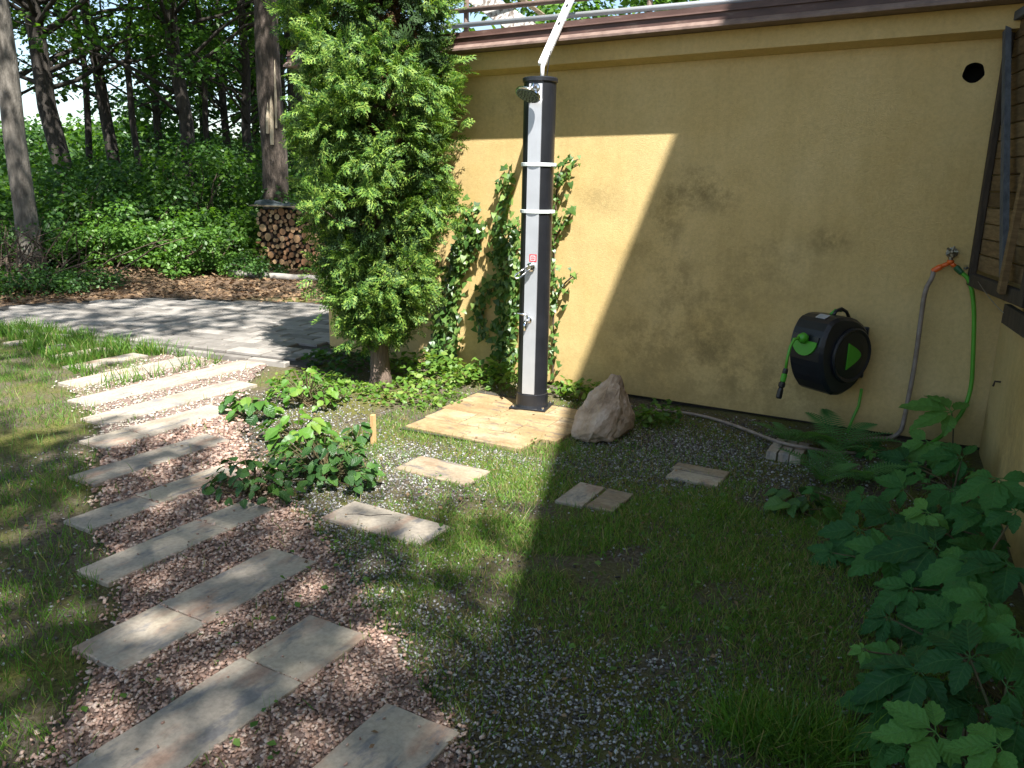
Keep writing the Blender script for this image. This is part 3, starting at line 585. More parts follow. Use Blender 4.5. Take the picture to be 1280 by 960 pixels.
# ------------------------------------------------------------------ gravel
def jit_cube(seed):
    rg = np.random.default_rng(seed); V = np.array([(i, j, k) for k in (-1, 1) for j in (-1, 1) for i in (-1, 1)], float)*.5
    V *= rg.uniform(.55, 1.1, (8, 3)); V += rg.normal(size=(8, 3))*.08
    return V, np.array([(0, 2, 3, 1), (4, 5, 7, 6), (0, 1, 5, 4), (2, 6, 7, 3), (0, 4, 6, 2), (1, 3, 7, 5)])
def smooth_noise(x, y, f, seed):
    rg = np.random.default_rng(seed); s = 0
    for k in range(6):
        a = rg.uniform(0, 2*math.pi); ff = f*rg.uniform(.6, 1.7); s = s+np.sin(ff*(x*math.cos(a)+y*math.sin(a))+rg.uniform(0, 6.28))
    return s/6*1.6
def inpoly(x, y, P):
    c = np.zeros(len(x), bool); j = len(P)-1
    for i in range(len(P)):
        with np.errstate(divide='ignore', invalid='ignore'):
            k = ((P[i][1] > y) != (P[j][1] > y)) & (x < (P[j][0]-P[i][0])*(y-P[i][1])/(P[j][1]-P[i][1]+1e-12)+P[i][0])
        c ^= k; j = i
    return c
def on_slab(x, y, m=.004):
    c = np.zeros(len(x), bool)
    for (a, b_, e, f) in SLABS: c |= (x > a-m) & (x < b_+m) & (y > e-m) & (y < f+m)
    return c
def gravel(name, x, y, z, size, mat, parent=None, label=None, cat=None):
    n_ = len(x); parts_v = []; parts_f = []; base = 0
    for v in range(6):
        k = np.arange(n_) % 6 == v
        if not k.any(): continue
        T = jit_cube(v+40); m_ = k.sum(); s = size[k][:, None]*RNG.uniform(.6, 1.25, (m_, 3))*np.array([1.1, .85, .62])
        R = frames(np.stack([RNG.normal(0, .35, m_), RNG.normal(0, .35, m_), np.ones(m_)], 1), rand_unit(m_))
        P = np.einsum('nij,nkj->nki', R, T[0][None]*s[:, None, :]) + np.stack([x[k], y[k], z[k]], 1)[:, None, :]
        parts_v.append(P.reshape(-1, 3)); parts_f.append(((T[1][None]+(np.arange(m_)*8)[:, None, None]).reshape(-1, 4))+base); base += m_*8
    o = link(name, np_mesh(name, np.concatenate(parts_v), np.concatenate(parts_f)), mat, parent)
    tag(o, label, cat, kind="stuff"); return o
n_ = 170000
x = RNG.uniform(-6.3, -.9, n_); y = RNG.uniform(.55, 4.9, n_)
inb = inpoly(x, y, bedp); jx, jy = RNG.normal(0, .05, n_), RNG.normal(0, .045, n_)
osl = on_slab(x, y, 0); k = inpoly(x+jx, y+jy, bedp) & (~osl | (RNG.uniform(size=n_) < .006))
far_ = np.hypot(x, y); k &= RNG.uniform(size=n_) < np.clip((2.9/far_)**2, .12, 1)
x, y = x[k], y[k]; z = np.where(osl[k], .025, RNG.uniform(.013, .020, len(x))); nr_ = x > -4.35+RNG.normal(0, .12, len(x))
for m_, g_, sz_ in ((nr_, 'grit_pink', 1.0), (~nr_, 'grit_glare', .62)):
    gravel("gravel", x[m_], y[m_], z[m_], RNG.uniform(.007, .0165, m_.sum())*np.clip(np.hypot(x[m_], y[m_])/3.0, 1, 1.7)*sz_*np.where(z[m_] > .024, .6, 1), M[g_], PATH)
print("pink", len(x))
n_ = 230000
x = RNG.uniform(-4.6, 1.0, n_); y = RNG.uniform(.6, 5.6, n_)
nz = smooth_noise(x, y, 2.3, 3)
def gauss(px_, py_, rx, ry):
    c = G(px_, py_); return np.exp(-(((x-c[0])/rx)**2+((y-c[1])/ry)**2))
dens = .03+.05*(nz > .1)
dens = dens + .9*gauss(860, 560, .75, .45) + .6*gauss(760, 585, .6, .3) + .9*gauss(440, 600, .55, .5)+.9*gauss(400, 680, .35, .35)+.9*gauss(450, 735, .35, .3)+.9*gauss(500, 800, .3, .25)+.9*gauss(690, 900, .45, .4)+.6*gauss(620, 840, .4, .25)+.6*gauss(340, 520, .7, .4)+.7*gauss(500, 580, .5, .25)+.5*gauss(900, 860, .2, .15)+.6*gauss(640, 560, .3, .3)
dens = dens*np.where(inpoly(x, y, bedp), .10, 1)
k = (RNG.uniform(size=n_) < np.minimum(dens, 1)*.8) & ~on_slab(x, y, 0.0) & (x < .18+.08*(YW-y)) & ~((x > -3.2) & (x < -2.0) & (y > 4.05) & (y < 5.1))
x, y = x[k], y[k]
gravel("gravel", x, y, hz(x, y)+.004, RNG.uniform(.005, .0125, len(x)), M['grit_grey'], None, "grey crushed stone gravel spread over the yard soil", "gravel")
print("grey", len(x))

# ------------------------------------------------------------------ grass
def blade():
    V = []
    for i, (h, b_, w_) in enumerate(((0, 0, .5), (.45, .08, .42), (.8, .28, .25))): V += [(b_, -w_, h), (b_, w_, h)]
    V += [(.52, 0, 1.0)]
    return V
BV = np.array(blade())
def grass(name, x, y, length, width, label, lean=.5, mat=None):
    n_ = len(x); a = RNG.uniform(0, 2*math.pi, n_); z = hz(x, y)
    up = np.stack([RNG.normal(0, lean*.55, n_), RNG.normal(0, lean*.55, n_), np.ones(n_)], 1)
    R = frames(up, np.stack([np.cos(a), np.sin(a), np.zeros(n_)], 1))
    s = np.stack([length*RNG.uniform(.3, 1.2, n_), width, length], 1)
    P = np.einsum('nij,nkj->nki', R, BV[None]*s[:, None, :]) + np.stack([x, y, z], 1)[:, None, :]
    b_ = (np.arange(n_)*7)[:, None, None]
    Q = (np.array([(0, 1, 3, 2), (2, 3, 5, 4)])[None]+b_).reshape(-1, 4); T = (np.array([(4, 5, 6)])[None]+b_).reshape(-1, 3)
    o = link(name, np_mesh(name, P.reshape(-1, 3), [Q, T]), mat or L_GRASS); tag(o, label, "grass", kind="stuff"); return o
n_ = 330000
x = RNG.uniform(-3.4, .8, n_); y = RNG.uniform(.7, 5.5, n_)
nz = smooth_noise(x, y, 3.2, 8); nz2 = smooth_noise(x, y, 9, 9)
dens = .05+.08*(nz > 0)
dens = dens + .8*gauss(900, 700, .6, .5)*(nz > -.3) + .9*gauss(760, 690, .75, .55)*(nz2 > -.3) + .9*gauss(880, 740, .6, .45)*(nz2 > -.2) + .9*gauss(620, 680, .45, .45)*(nz2 > -.2)+.8*gauss(960, 640, .5, .4)*(nz2 > -.2)+.9*gauss(640, 600, .3, .3)+.8*gauss(540, 545, .5, .12)+.8*gauss(530, 770, .25, .2)*(nz2 > -.2)+.7*gauss(430, 560, .3, .2)+.6*gauss(1000, 800, .35, .5)+.9*gauss(980, 930, .2, .18)+.5*gauss(540, 870, .15, .1)+.8*gauss(810, 910, .08, .07)+.7*gauss(460, 510, .35, .25)+.6*gauss(520, 490, .4, .2)+.5*gauss(700, 560, .12, .2)+.5*gauss(820, 530, .15, .15)
dens = dens*np.where(inpoly(x, y, bedp), .05, 1)
k = (RNG.uniform(size=n_) < dens*.95) & ~on_slab(x, y, .0) & (x < .18+.08*(YW-y)-.03)
x, y = x[k], y[k]; print("lawn", len(x))
grass("grass", x, y, RNG.uniform(.014, .046, len(x))*np.where(RNG.uniform(size=len(x)) < .08, 1.6, 1), RNG.uniform(.002, .004, len(x)), "patchy lawn grass between the slab path and the side wall", .9, L_LAWN)
n_ = 150000
x = RNG.uniform(-8.6, -1.4, n_); y = RNG.uniform(.2, 4.7, n_)
edge = np.interp(x, [-8.5, -7, -6.0, -5.4, -4.6, -4.0, -3.5, -3.0, -2.5, -2.0, -1.4], [4.6, 4.6, 4.3, 3.35, 2.85, 2.4, 2.05, 1.78, 1.42, 1.05, .7])
nz = smooth_noise(x, y, 3.0, 18); nz2 = smooth_noise(x, y, 8, 19)
dens = np.where(y < edge+.06, .30+.5*(nz+.6*nz2 > .1), .04); dens = np.where((y < edge) & (x < -4.4) & (x > -5.9) & (y < 3.4), dens*.55, dens)
k = (RNG.uniform(size=n_) < dens*.8) & ~on_slab(x, y, -.012)
x, y = x[k], y[k]; print("left grass", len(x))
grass("grass", x, y, RNG.uniform(.025, .08, len(x)), RNG.uniform(.002, .0045, len(x)), "rough grass verge along the far ends of the path slabs", .7)
n_ = 16000
x = RNG.uniform(-8.6, -5.6, n_); y = RNG.uniform(3.3, 4.75, n_)
gap = np.abs(((x+6.2)/.5) % 1-.5) < .36
k = gap & (smooth_noise(x, y, 3, 30) > -.75) & (y > 3.75-.25*(x+6)) & (y < 4.85+.04*(x+6)) & ~on_slab(x, y, .0)
x, y = x[k], y[k]; print("tall grass", len(x))
grass("grass", x, y, RNG.uniform(.07, .18, len(x)), RNG.uniform(.005, .009, len(x)), "tall bright grass tufts between the small slabs by driveway", .6)
c_ = np.array([G(a, b_)[:2] for a, b_ in ((950, 925), (985, 935), (1020, 930), (920, 915), (1050, 945), (760, 690), (640, 660), (900, 650))]); ci = RNG.integers(0, 60, 1500) % 8; ci = np.where(RNG.uniform(size=1500) < .8, ci % 5, ci)
x = c_[ci, 0]+RNG.normal(0, .05, 1500); y = c_[ci, 1]+RNG.normal(0, .05, 1500)
grass("grass", x, y, RNG.uniform(.06, .17, 1500), RNG.uniform(.003, .005, 1500), "longer arching grass tufts at the gravel patch beside creeper bed", 1.0)
# ------------------------------------------------------------------ leaf templates
def fan(pts, mid):
    """leaf blade: outline points right side (x along leaf, y half width), folded along the midrib"""
    V = []; F = []
    for (a, w_, zc) in pts: V += [(a, -w_, zc+w_*mid), (a, 0, zc), (a, w_, zc+w_*mid)]
    for i in range(len(pts)-1): F += [(3*i, 3*i+3, 3*i+4, 3*i+1), (3*i+1, 3*i+4, 3*i+5, 3*i+2)]
    return np.array(V), np.array(F)
LEAF2 = (np.array([(0, 0, 0), (.5, -.32, .06), (1, 0, -.08), (.5, .32, .06)]), np.array([(0, 1, 2, 3)]))
OAKL = (np.array([(0, 0, 0), (.3, -.22, .03), (.62, -.36, .05), (1, 0, -.1), (.62, .36, .05), (.3, .22, .03)]), np.array([(0, 1, 2, 3), (0, 3, 4, 5)]))
IVYL = (np.array([(0, 0, 0), (-.12, -.42, 0), (.34, -.34, .03), (.5, 0, .04), (.34, .34, .03), (-.12, .42, 0), (1, 0, -.1)]), np.array([(0, 1, 2, 3), (0, 3, 4, 5), (2, 6, 3, 3), (3, 6, 4, 4)]))
IVYL = (IVYL[0], np.array([(0, 1, 2, 3), (0, 3, 4, 5), (2, 6, 4, 3)]))
def leaves_cloud(name, centers, rad, per, size, mat, parent=None, flat=.55, T=OAKL, droop=.25, smooth=False):
    """clusters of leaves round the given centres"""
    n_ = len(centers)*per
    c = np.repeat(np.asarray(centers), per, 0); r_ = np.repeat(np.broadcast_to(np.asarray(rad, float), (len(centers),)), per)
    d = rand_unit(n_)*(RNG.uniform(0.25, 1, n_)**.6)[:, None]
    pos = c + d*r_[:, None]*np.array([1, 1, flat])
    nrm = np.stack([RNG.normal(0, .5, n_)+d[:, 0]*.5, RNG.normal(0, .5, n_)+d[:, 1]*.5, np.full(n_, .8)], 1)
    head = d*np.array([1, 1, .3])+RNG.normal(0, .4, (n_, 3)) - np.array([0, 0, droop])
    return link(name, scatter_mesh(name, T, pos, frames(nrm, head), RNG.uniform(.6, 1.25, n_)*size), mat, parent)

# ================================================================== TREES
def trunk_mesh(b_, base, pts, rad, n=14, flare=1.35):
    P = []; R = []
    for i in range(len(pts)): P.append(np.array(pts[i], float)); R.append(rad[i])
    R[0] *= flare; b_.tube(P, R, n); return b_
def curve(p, q_, k, sag=0.0, wob=0.0, rng=None):
    p, q_ = np.array(p, float), np.array(q_, float); out = []
    for i in range(k):
        s = i/(k-1); w_ = np.zeros(3) if (rng is None or i in (0, k-1)) else rng.normal(size=3)*wob
        out.append(p+(q_-p)*s + np.array([0, 0, sag*4*s*(1-s)]) + w_)
    return out
def forest_tree(px_, py_, base_y_guess, width, label, name, bark, crowns, leafmat, dist, lean=(0, 0), top=9.0, group="oaks at the edge of the wood", leafsize=.13, per=150):
    """px_,py_: a photo point on the trunk; dist: ground distance"""
    d = ray(px_, py_); h = math.hypot(d[0], d[1]); base = CAM+d*(dist/h); bx, by = base[0], base[1]; bz = float(hz(bx, by))
    r = width*dist/1000/2*.95
    root = empty(name, (bx, by, bz)); tag(root, label, "tree", group)
    rg = np.random.default_rng(int(px_*7+dist*13))
    k = 9; P = []; R = []
    for i in range(k):
        s = i/(k-1); P.append(np.array([bx+lean[0]*s*top+rg.normal()*.06*(i > 0), by+lean[1]*s*top+rg.normal()*.06*(i > 0), bz-.1+s*top])); R.append(r*(1.12-.5*s))
    b_ = MB(); trunk_mesh(b_, None, P, R, 12, 1.3)
    b_.build("trunk", bark, root, smooth=True)
    cs_ = []
    for (cx, cy, cz, rr) in crowns:        # crown clumps, given relative to the trunk
        c = np.array([bx+cx, by+cy, cz]); cs_.append((c, rr))
        zt = max(1.8, min(cz-.35*math.hypot(cx, cy), top*.9)); s = (zt-bz)/top; j = P[0]+(P[-1]-P[0])*s
        MB().tube(curve(j, c, 6, .15, .06, rg), [max(.02, r*.32*(1-.8*i/5)) for i in range(6)], 6).build("limb", bark, root, smooth=True)
    cen = []; rad = []
    for (c, rr) in cs_:
        for i in range(7):
            cen.append(c+rg.normal(size=3)*rr*np.array([.55, .55, .38])); rad.append(rr*rg.uniform(.3, .55))
    leaves_cloud("crown", cen, rad, per//7, leafsize, leafmat, root)
    return root
def clumps(seed, n_, rx, z0, z1, r0=.6, r1=1.3):
    rg = np.random.default_rng(seed); out = []
    for i in range(n_):
        a = rg.uniform(0, 2*math.pi); q_ = rx*math.sqrt(rg.uniform(.05, 1)); out.append((q_*math.cos(a), q_*math.sin(a), rg.uniform(z0, z1), rg.uniform(r0, r1)))
    return out
A_ = forest_tree(42, 300, 0, 36, "thick grey smooth trunked tree standing beside the brushwood heap", "beech_tree", M['bark_grey'], [], L_OAK, 14.3, top=9) if False else None
FT = [(75, 160, 19, "dark oak with a thick crooked trunk and low side branches", 21.0, (-.05, -.03), 20, 1), (146, 160, 13, "slim dark oak leaning a little, standing between two thicker oaks", 24.0, (-.08, -.04), 20, 2),
      (234, 160, 16, "dark oak with tall straight bare trunk rising from the thicket", 20.5, (-.03, -.02), 20, 3), (196, 150, 9, "thin shaded oak half hidden by hanging leaves", 27.0, (0, 0), 15, 4),
      (279, 150, 9, "thin dark tree deep in the wood with bare forked stem", 27.0, (0.01, 0.0), 15, 5), (311, 150, 11, "dark trunk close behind the broad scarred trunk", 22.0, (0, 0), 13, 6), (349, 130, 8, "thin trunk between scarred trunk and the conifer", 25.0, (0, 0), 13, 7), (10, 150, 12, "dark oak seen past the grey smooth trunk", 25.0, (0, 0), 15, 8), (108, 150, 7, "thin young oak between the crooked oak and slim leaning oak", 26.0, (.01, 0), 8, 9), (172, 150, 7, "thin young oak just past the slim leaning oak", 23.0, (-.01, 0), 8, 10), (258, 150, 7, "thin young oak just past the tall straight oak", 23.5, (.01, 0), 8, 11)]
for (px_, py_, w_, lab, dist, lean, nc, sd_) in FT:
    forest_tree(px_, py_, 0, w_, lab, "oak_tree", M['bark_dark'], clumps(sd_, int(nc*(.8 if px_ < 200 else .95)), 3.4, 3.9, 7.4) + clumps(sd_+50, 6, 3.5, 7.2, 12, 1.1, 1.8), L_OAK if sd_ % 2 else L_DARK, dist, lean, 11.0, per=210)
def big_tree(base, r, label, name, bark, top, seed, group, clist, leafmat, size):
    root = empty(name, base); tag(root, label, "tree", group); rg = np.random.default_rng(seed); base = np.array(base, float)
    P = []; R = []; k = 14
    for i in range(k):
        s = i/(k-1); P.append(base+np.array([rg.normal()*.03*(i > 0), rg.normal()*.03*(i > 0), -.1+s*top])); R.append(r*(1.1-.6*s))
    b_ = MB(); b_.tube([P[0]]+[P[0]+(P[1]-P[0])*.3]+P[1:], [R[0]*1.45, R[0]*1.12]+R[1:], 16); tr = b_.build("trunk", bark, root, smooth=True)
    for (c, rr) in clist[::6]:
        zt = min(max(base[2]+4.0, c[2]-.5*math.hypot(c[0]-base[0], c[1]-base[1])), base[2]+top*.93); j = P[0]+(P[-1]-P[0])*((zt-base[2])/top)
        MB().tube(curve(j, c, 6, .3, .1, rg), [max(.03, r*.35*(1-.8*i/5)) for i in range(6)], 6).build("limb", bark, root, smooth=True)
    return root, tr

# shade-giving canopy: leaf clumps hang from the tall trees round the yard; where the photo shows sun on the
# ground there is a gap in the canopy
PATCH = [(505, 765, .36), (600, 765, .22), (470, 690, .2), (250, 645, .13), (30, 745, .16), (275, 575, .18), (635, 622, .24), (440, 935, .12), (20, 850, .14), (235, 880, .14), (405, 785, .13), (330, 700, .12), (560, 860, .2), (130, 600, .12), (20, 620, .14)]
def canopy_cover(u, v):
    """how closed the canopy is above the ground point (u,v), looking along the sun"""
    c = np.zeros(len(u))
    yb = np.interp(u, [-9, -6.2, -5.1, -4.4, -3.9, -3.0, -2.0, -1.0], [2.3, 2.4, 2.62, 3.0, 3.0, 2.95, 2.95, 2.6])
    front = (v < yb) & (v > -1.5) & (u > -9) & (u < .3)
    pat = smooth_noise(u, v, 4.6, 61)
    c = np.where(front, np.where(pat > .3, .78, 1.0), c)
    for (a_, b_, r_) in PATCH:
        g_ = G(a_, b_); c = np.where(front & (np.hypot(u-g_[0], v-g_[1]) < r_), .06, c)
    dw = (u < -6.9) & (u > -11.5) & (v > 3.9) & (v < 8.2)
    st = smooth_noise(u*1.0, v*2.2, 2.3, 63)
    c = np.where(dw, np.where(st > -.05, .85, .12), c)
    c = np.where((u < -8.2) & (u > -12.2) & (v >= 8.2) & (v < 10.2), np.where(st > .25, .8, .2), c)
    c = np.where((u < -6.0) & (v > 2.3) & (v < 3.9), np.where(st > .3, .7, .1), c)
    deep = (u < -11.6) | ((u < -9.8) & (v > 9.8))
    c = np.where(deep & (v > 2), np.where(smooth_noise(u, v, 1.6, 66) > .35, .1, .86), c)
    c = np.where(((u+11.9)/1.9)**2+((v-9.1)/1.2)**2 < 1, .06, c)
    return c
nsh = 7600
u = RNG.uniform(-24, .3, nsh); v = RNG.uniform(-1.5, 24, nsh); tt = RNG.uniform(9.0, 14.5, nsh)
u2 = RNG.uniform(-9, .3, 60); v2 = RNG.uniform(-1.5, 3.0, 60); u = np.concatenate([u, u2]); v = np.concatenate([v, v2]); tt = np.concatenate([tt, RNG.uniform(9, 14, 60)])
u2 = RNG.uniform(-2.3, -.4, 70); v2 = RNG.uniform(.4, 2.75, 70); u = np.concatenate([u, u2]); v = np.concatenate([v, v2]); tt = np.concatenate([tt, RNG.uniform(9, 14, 70)])
cov = canopy_cover(u, v); k = RNG.uniform(size=len(u)) < cov*.95
u, v, tt = u[k], v[k], tt[k]
CL = np.stack([u, v, np.zeros(len(u))], 1) - S[None]*tt[:, None]
trA = G(42, 348); trA[2] = hz(trA[0], trA[1]); d_ = ray(345, 250); trB = CAM + d_*(16.6/math.hypot(d_[0], d_[1])); trB[2] = hz(trB[0], trB[1])
TALL = [(trA, .15, "thick grey trunked beech standing beside the brushwood heap", "beech_tree", M['bark_grey'], 14.0), (trB, .235, "broad brown trunk with torn scar standing behind the log pile", "larch_tree", M['bark'], 14.0),
        (np.array([2.6, -6.2, 0]), .3, "tall maple behind the yard whose crown dapples the slab path", "maple_tree", M['bark'], 14.0), (np.array([-4.0, -5.2, 0]), .28, "tall maple behind the lawn verge shading the rough grass", "maple_tree", M['bark'], 14.0),
        (np.array([-15.5, 1.5, 0]), .28, "tall maple past the end of the driveway", "maple_tree", M['bark'], 14.0), (np.array([-15.0, 15.5, 0.25]), .22, "tall maple deep in the wood behind the log pile", "maple_tree", M['bark_dark'], 14.0)]
own = np.argmin(np.stack([np.hypot(CL[:, 0]-t_[0][0], CL[:, 1]-t_[0][1]) for t_ in TALL], 0), 0)
big = []
for i, (bs, r, lab, nm, bark, top) in enumerate(TALL):
    c = CL[own == i]; root, tr = big_tree(bs, r, lab, nm, bark, top, 70+i, "tall trees round the yard", [(p_, 1) for p_ in c[:150]], L_OAK, .1)
    if len(c): leaves_cloud("crown", c, .5, 26, .155, L_OAK, root, flat=.7)
    big.append((root, tr))
print("canopy clumps", len(CL))
# torn scar on the broad trunk
sc = MB(); rt = np.array(big[1][0].location)
vd = CAM-rt; vd[2] = 0; vd /= np.linalg.norm(vd); sdx = np.array([-vd[1], vd[0], 0])
for (s0, z0, z1, w_, mo) in ((-.02, 2.2, 3.3, .035, .0), (.07, 2.5, 3.7, .02, .03), (-.09, 2.4, 2.95, .03, .02)):
    a = rt+vd*.245+sdx*s0+np.array([0, 0, z0]); b_ = a+np.array([0, 0, z1-z0])+sdx*.03+vd*(mo-.02)
    sc.tube([a, (a+b_)/2+vd*.02, b_], [w_, w_*1.2, .006], 6)
sc.build("bark_scar", M['scar'], big[1][1])

# ------------------------------------------------------------------ undergrowth shrubs
def shrub(name, c, r, h, n_cl, per, size, mat, label, group, seed, cat="shrub"):
    rg = np.random.default_rng(seed); z0 = float(hz(c[0], c[1])); root = empty(name, (c[0], c[1], z0)); tag(root, label, cat, group)
    cen = []; st = MB()
    for i in range(n_cl):
        a = rg.uniform(0, 6.28); q_ = r*math.sqrt(rg.uniform(.02, 1)); zz = z0+h*rg.uniform(.12, 1)*(1-.35*(q_/r)**2)
        p_ = np.array([c[0]+q_*math.cos(a), c[1]+q_*math.sin(a), zz]); cen.append(p_)
        if i % 3 == 0: st.tube(curve((c[0]+rg.normal()*.12, c[1]+rg.normal()*.12, z0-.03), p_, 5, .05, .03, rg), [.02, .016, .013, .01, .006], 5)
    st.build("stem", M['twig'], root); leaves_cloud("foliage", cen, r*.30, per, size, mat, root, flat=.6); return root
SHL = ["shaded shrub directly behind the grey beech trunk", "tangled shrub between grey beech and the crooked oak", "leafy shrub at the foot of thick crooked oak", "broad shrub between crooked oak and slim leaning oak", "leafy shrub at the foot of slim leaning oak", "tall shrub round the foot of tall straight oak",
       "dense shrub in front of tall straight oak, behind the brambles", "tall dark shrub between straight oak and the scarred trunk", "tall dark shrub right behind the scarred trunk", "tall dark shrub between scarred trunk and the conifer", "shrub growing behind the end of the log pile",
       "background shrub glimpsed past the thick crooked oak", "background shrub glimpsed past the slim leaning oak", "background shrub glimpsed past the tall straight oak", "high background shrub glimpsed between scarred trunk and straight oak", "highest background shrub beside the conifer", "background shrub beyond the grey beech", "low shrub by the brushwood heap under the grey beech", "low shrub at the edge of litter beside the scarred trunk", "lowest shrub between the brambles and the straight oak"]
k = 0
ADJ = ["tangled", "tall", "leafy", "loose", "broad", "dense", "low", "upright"]
rgs = np.random.default_rng(123)
for (px_, dist, r, h, m_) in [(q_[0], q_[1], q_[2], q_[3]*(.7 if q_[0] < 180 else .8), q_[4]) for q_ in [(0, 17, 1.3, 2.3, 0), (40, 19.5, 1.4, 2.2, 0), (85, 17.5, 1.3, 2.2, 0), (125, 20, 1.5, 2.5, 0), (165, 17.5, 1.3, 2.3, 0), (205, 19.5, 1.5, 2.8, 0), (250, 18, 1.4, 2.6, 0), (290, 20, 1.5, 2.9, 0), (330, 20, 1.5, 3.0, 0), (370, 19, 1.4, 3.0, 0), (395, 16.8, 1.0, 2.4, 0),
                             (60, 23.5, 1.8, 2.9, 1), (140, 25, 2.0, 3.0, 1), (220, 24, 1.9, 3.4, 1), (300, 25, 2.0, 4.0, 1), (380, 24, 2.0, 4.5, 1), (-25, 22, 1.8, 2.8, 1), (20, 15.6, .8, 1.5, 0), (270, 15.9, .8, 1.4, 0), (225, 15.8, .7, 1.1, 0)]]:
    d = ray(px_, 250); c = CAM+d*(dist/math.hypot(d[0], d[1]))
    lab_ = SHL[k]; where = "in front of the oaks" if dist < 18 else ("among the oak trunks" if dist < 22 else "behind the oak trunks")
    shrub("forest_shrub", c, r, h, 34, 62 if m_ == 0 else 40, .105 if m_ == 0 else .15, L_DARK if k % 3 else L_OAK, lab_, "woodland shrubs "+where, 200+k); k += 1
for i, (px_, py_, r, h) in enumerate([(140, 345, .65, .8), (180, 342, .75, 1.05), (225, 345, .7, .9), (265, 341, .6, .85), (105, 343, .5, .6)]):
    c = G(px_, py_); shrub("raspberry_bush", c, r, h, 34, 70, .075, L_BUSH, ["bright green bramble between the litter mound and the tallest bramble", "tallest bright green bramble in the sunny clump by driveway", "bright green bramble following the tallest toward the log pile", "bright green bramble at the log pile end of the clump", "smallest bright green bramble growing on the litter mound"][i], "sunlit brambles along the driveway edge", 300+i, "bush")
for i, (px_, py_, r, h) in enumerate([(300, 343, .5, .4), (60, 366, .7, .3), (15, 366, .7, .35), (320, 346, .45, .35), (105, 362, .7, .26)]):
    c = G(px_, py_); shrub("ground_weed", c, r, h, 26, 60, .05, L_DARK if i else L_BUSH, ["light green weed patch in front of the scarred trunk", "flat weed patch at the driveway edge before grey beech", "weed patch round the brushwood heap under grey beech", "dark weed patch between the birch log and log pile", "smallest weed patch on the litter beside driveway corner"][i], "weed patches beside the driveway", 330+i, "weed")
# background screen of far trees that closes the gaps low down
for i, (px_, dist, z0, z1, nc, r) in enumerate([(185, 33, 1, 4.6, 30, 3.0), (255, 31, 1, 9, 60, 3.2), (320, 30, 1, 11, 75, 3.4), (375, 29, 1, 12, 80, 3.4), (120, 36, 1, 3.6, 24, 3), (50, 38, 1, 3.2, 20, 3), (430, 30, 1, 12, 70, 3.5), (-10, 36, 1, 3.4, 20, 3)]):
    d = ray(px_, 200); c = CAM+d*(dist/math.hypot(d[0], d[1])); root = empty("woodland_tree", (c[0], c[1], hz(c[0], c[1]))); tag(root, ["back of wood tree seen between slim oak and straight oak", "back of wood tree seen just past the straight oak", "high back of wood tree seen beside the scarred trunk", "high back of wood tree seen between scarred trunk and conifer", "short back of wood tree seen past the slim oak", "short back of wood tree seen past the crooked oak", "high back of wood tree mostly hidden by the conifer", "short back of wood tree seen past the grey beech"][i], "tree", "trees at the back of the wood")
    MB().tube([(c[0], c[1], -.1), (c[0]+.1, c[1], z1*.45), (c[0], c[1]+.1, z1*.9)], [.14, .11, .05], 8).build("trunk", M['bark_dark'], root, smooth=True)
    rg = np.random.default_rng(400+i); cen = np.stack([c[0]+rg.normal(size=nc)*r*.5, c[1]+rg.normal(size=nc)*r*.5, rg.uniform(z0, z1, nc)], 1)
    leaves_cloud("crown", cen, .75, 60, .24, L_DARK if i % 2 else L_OAK, root)
# tree behind the flat roof
for i, (px_, Y_, zc, r) in enumerate([(640, 13.0, 4.0, 1.2), (750, 12.5, 4.2, 1.3), (850, 13.5, 4.0, 1.0)]):
    p_ = WY(px_, 20, Y_); root = empty("hazel_tree", (p_[0], Y_, 0)); tag(root, ["leafy hazel seen above the roof behind the whitewashed beam", "leafy hazel seen above the roof beyond the shower pole", "leafy hazel seen above the roof past the last brown post"][i], "tree", "hazels behind the flat roof")
    MB().tube([(p_[0], Y_, -.1), (p_[0]+.1, Y_, 2), (p_[0], Y_, zc)], [.1, .08, .04], 8).build("trunk", M['bark'], root, smooth=True)
    rg = np.random.default_rng(500+i); nc = 46; cen = np.stack([p_[0]+rg.normal(size=nc)*r*.55, Y_+rg.normal(size=nc)*.6, zc+rg.normal(size=nc)*.7], 1)
    leaves_cloud("crown", cen, .4, 50, .13, L_BUSH, root)

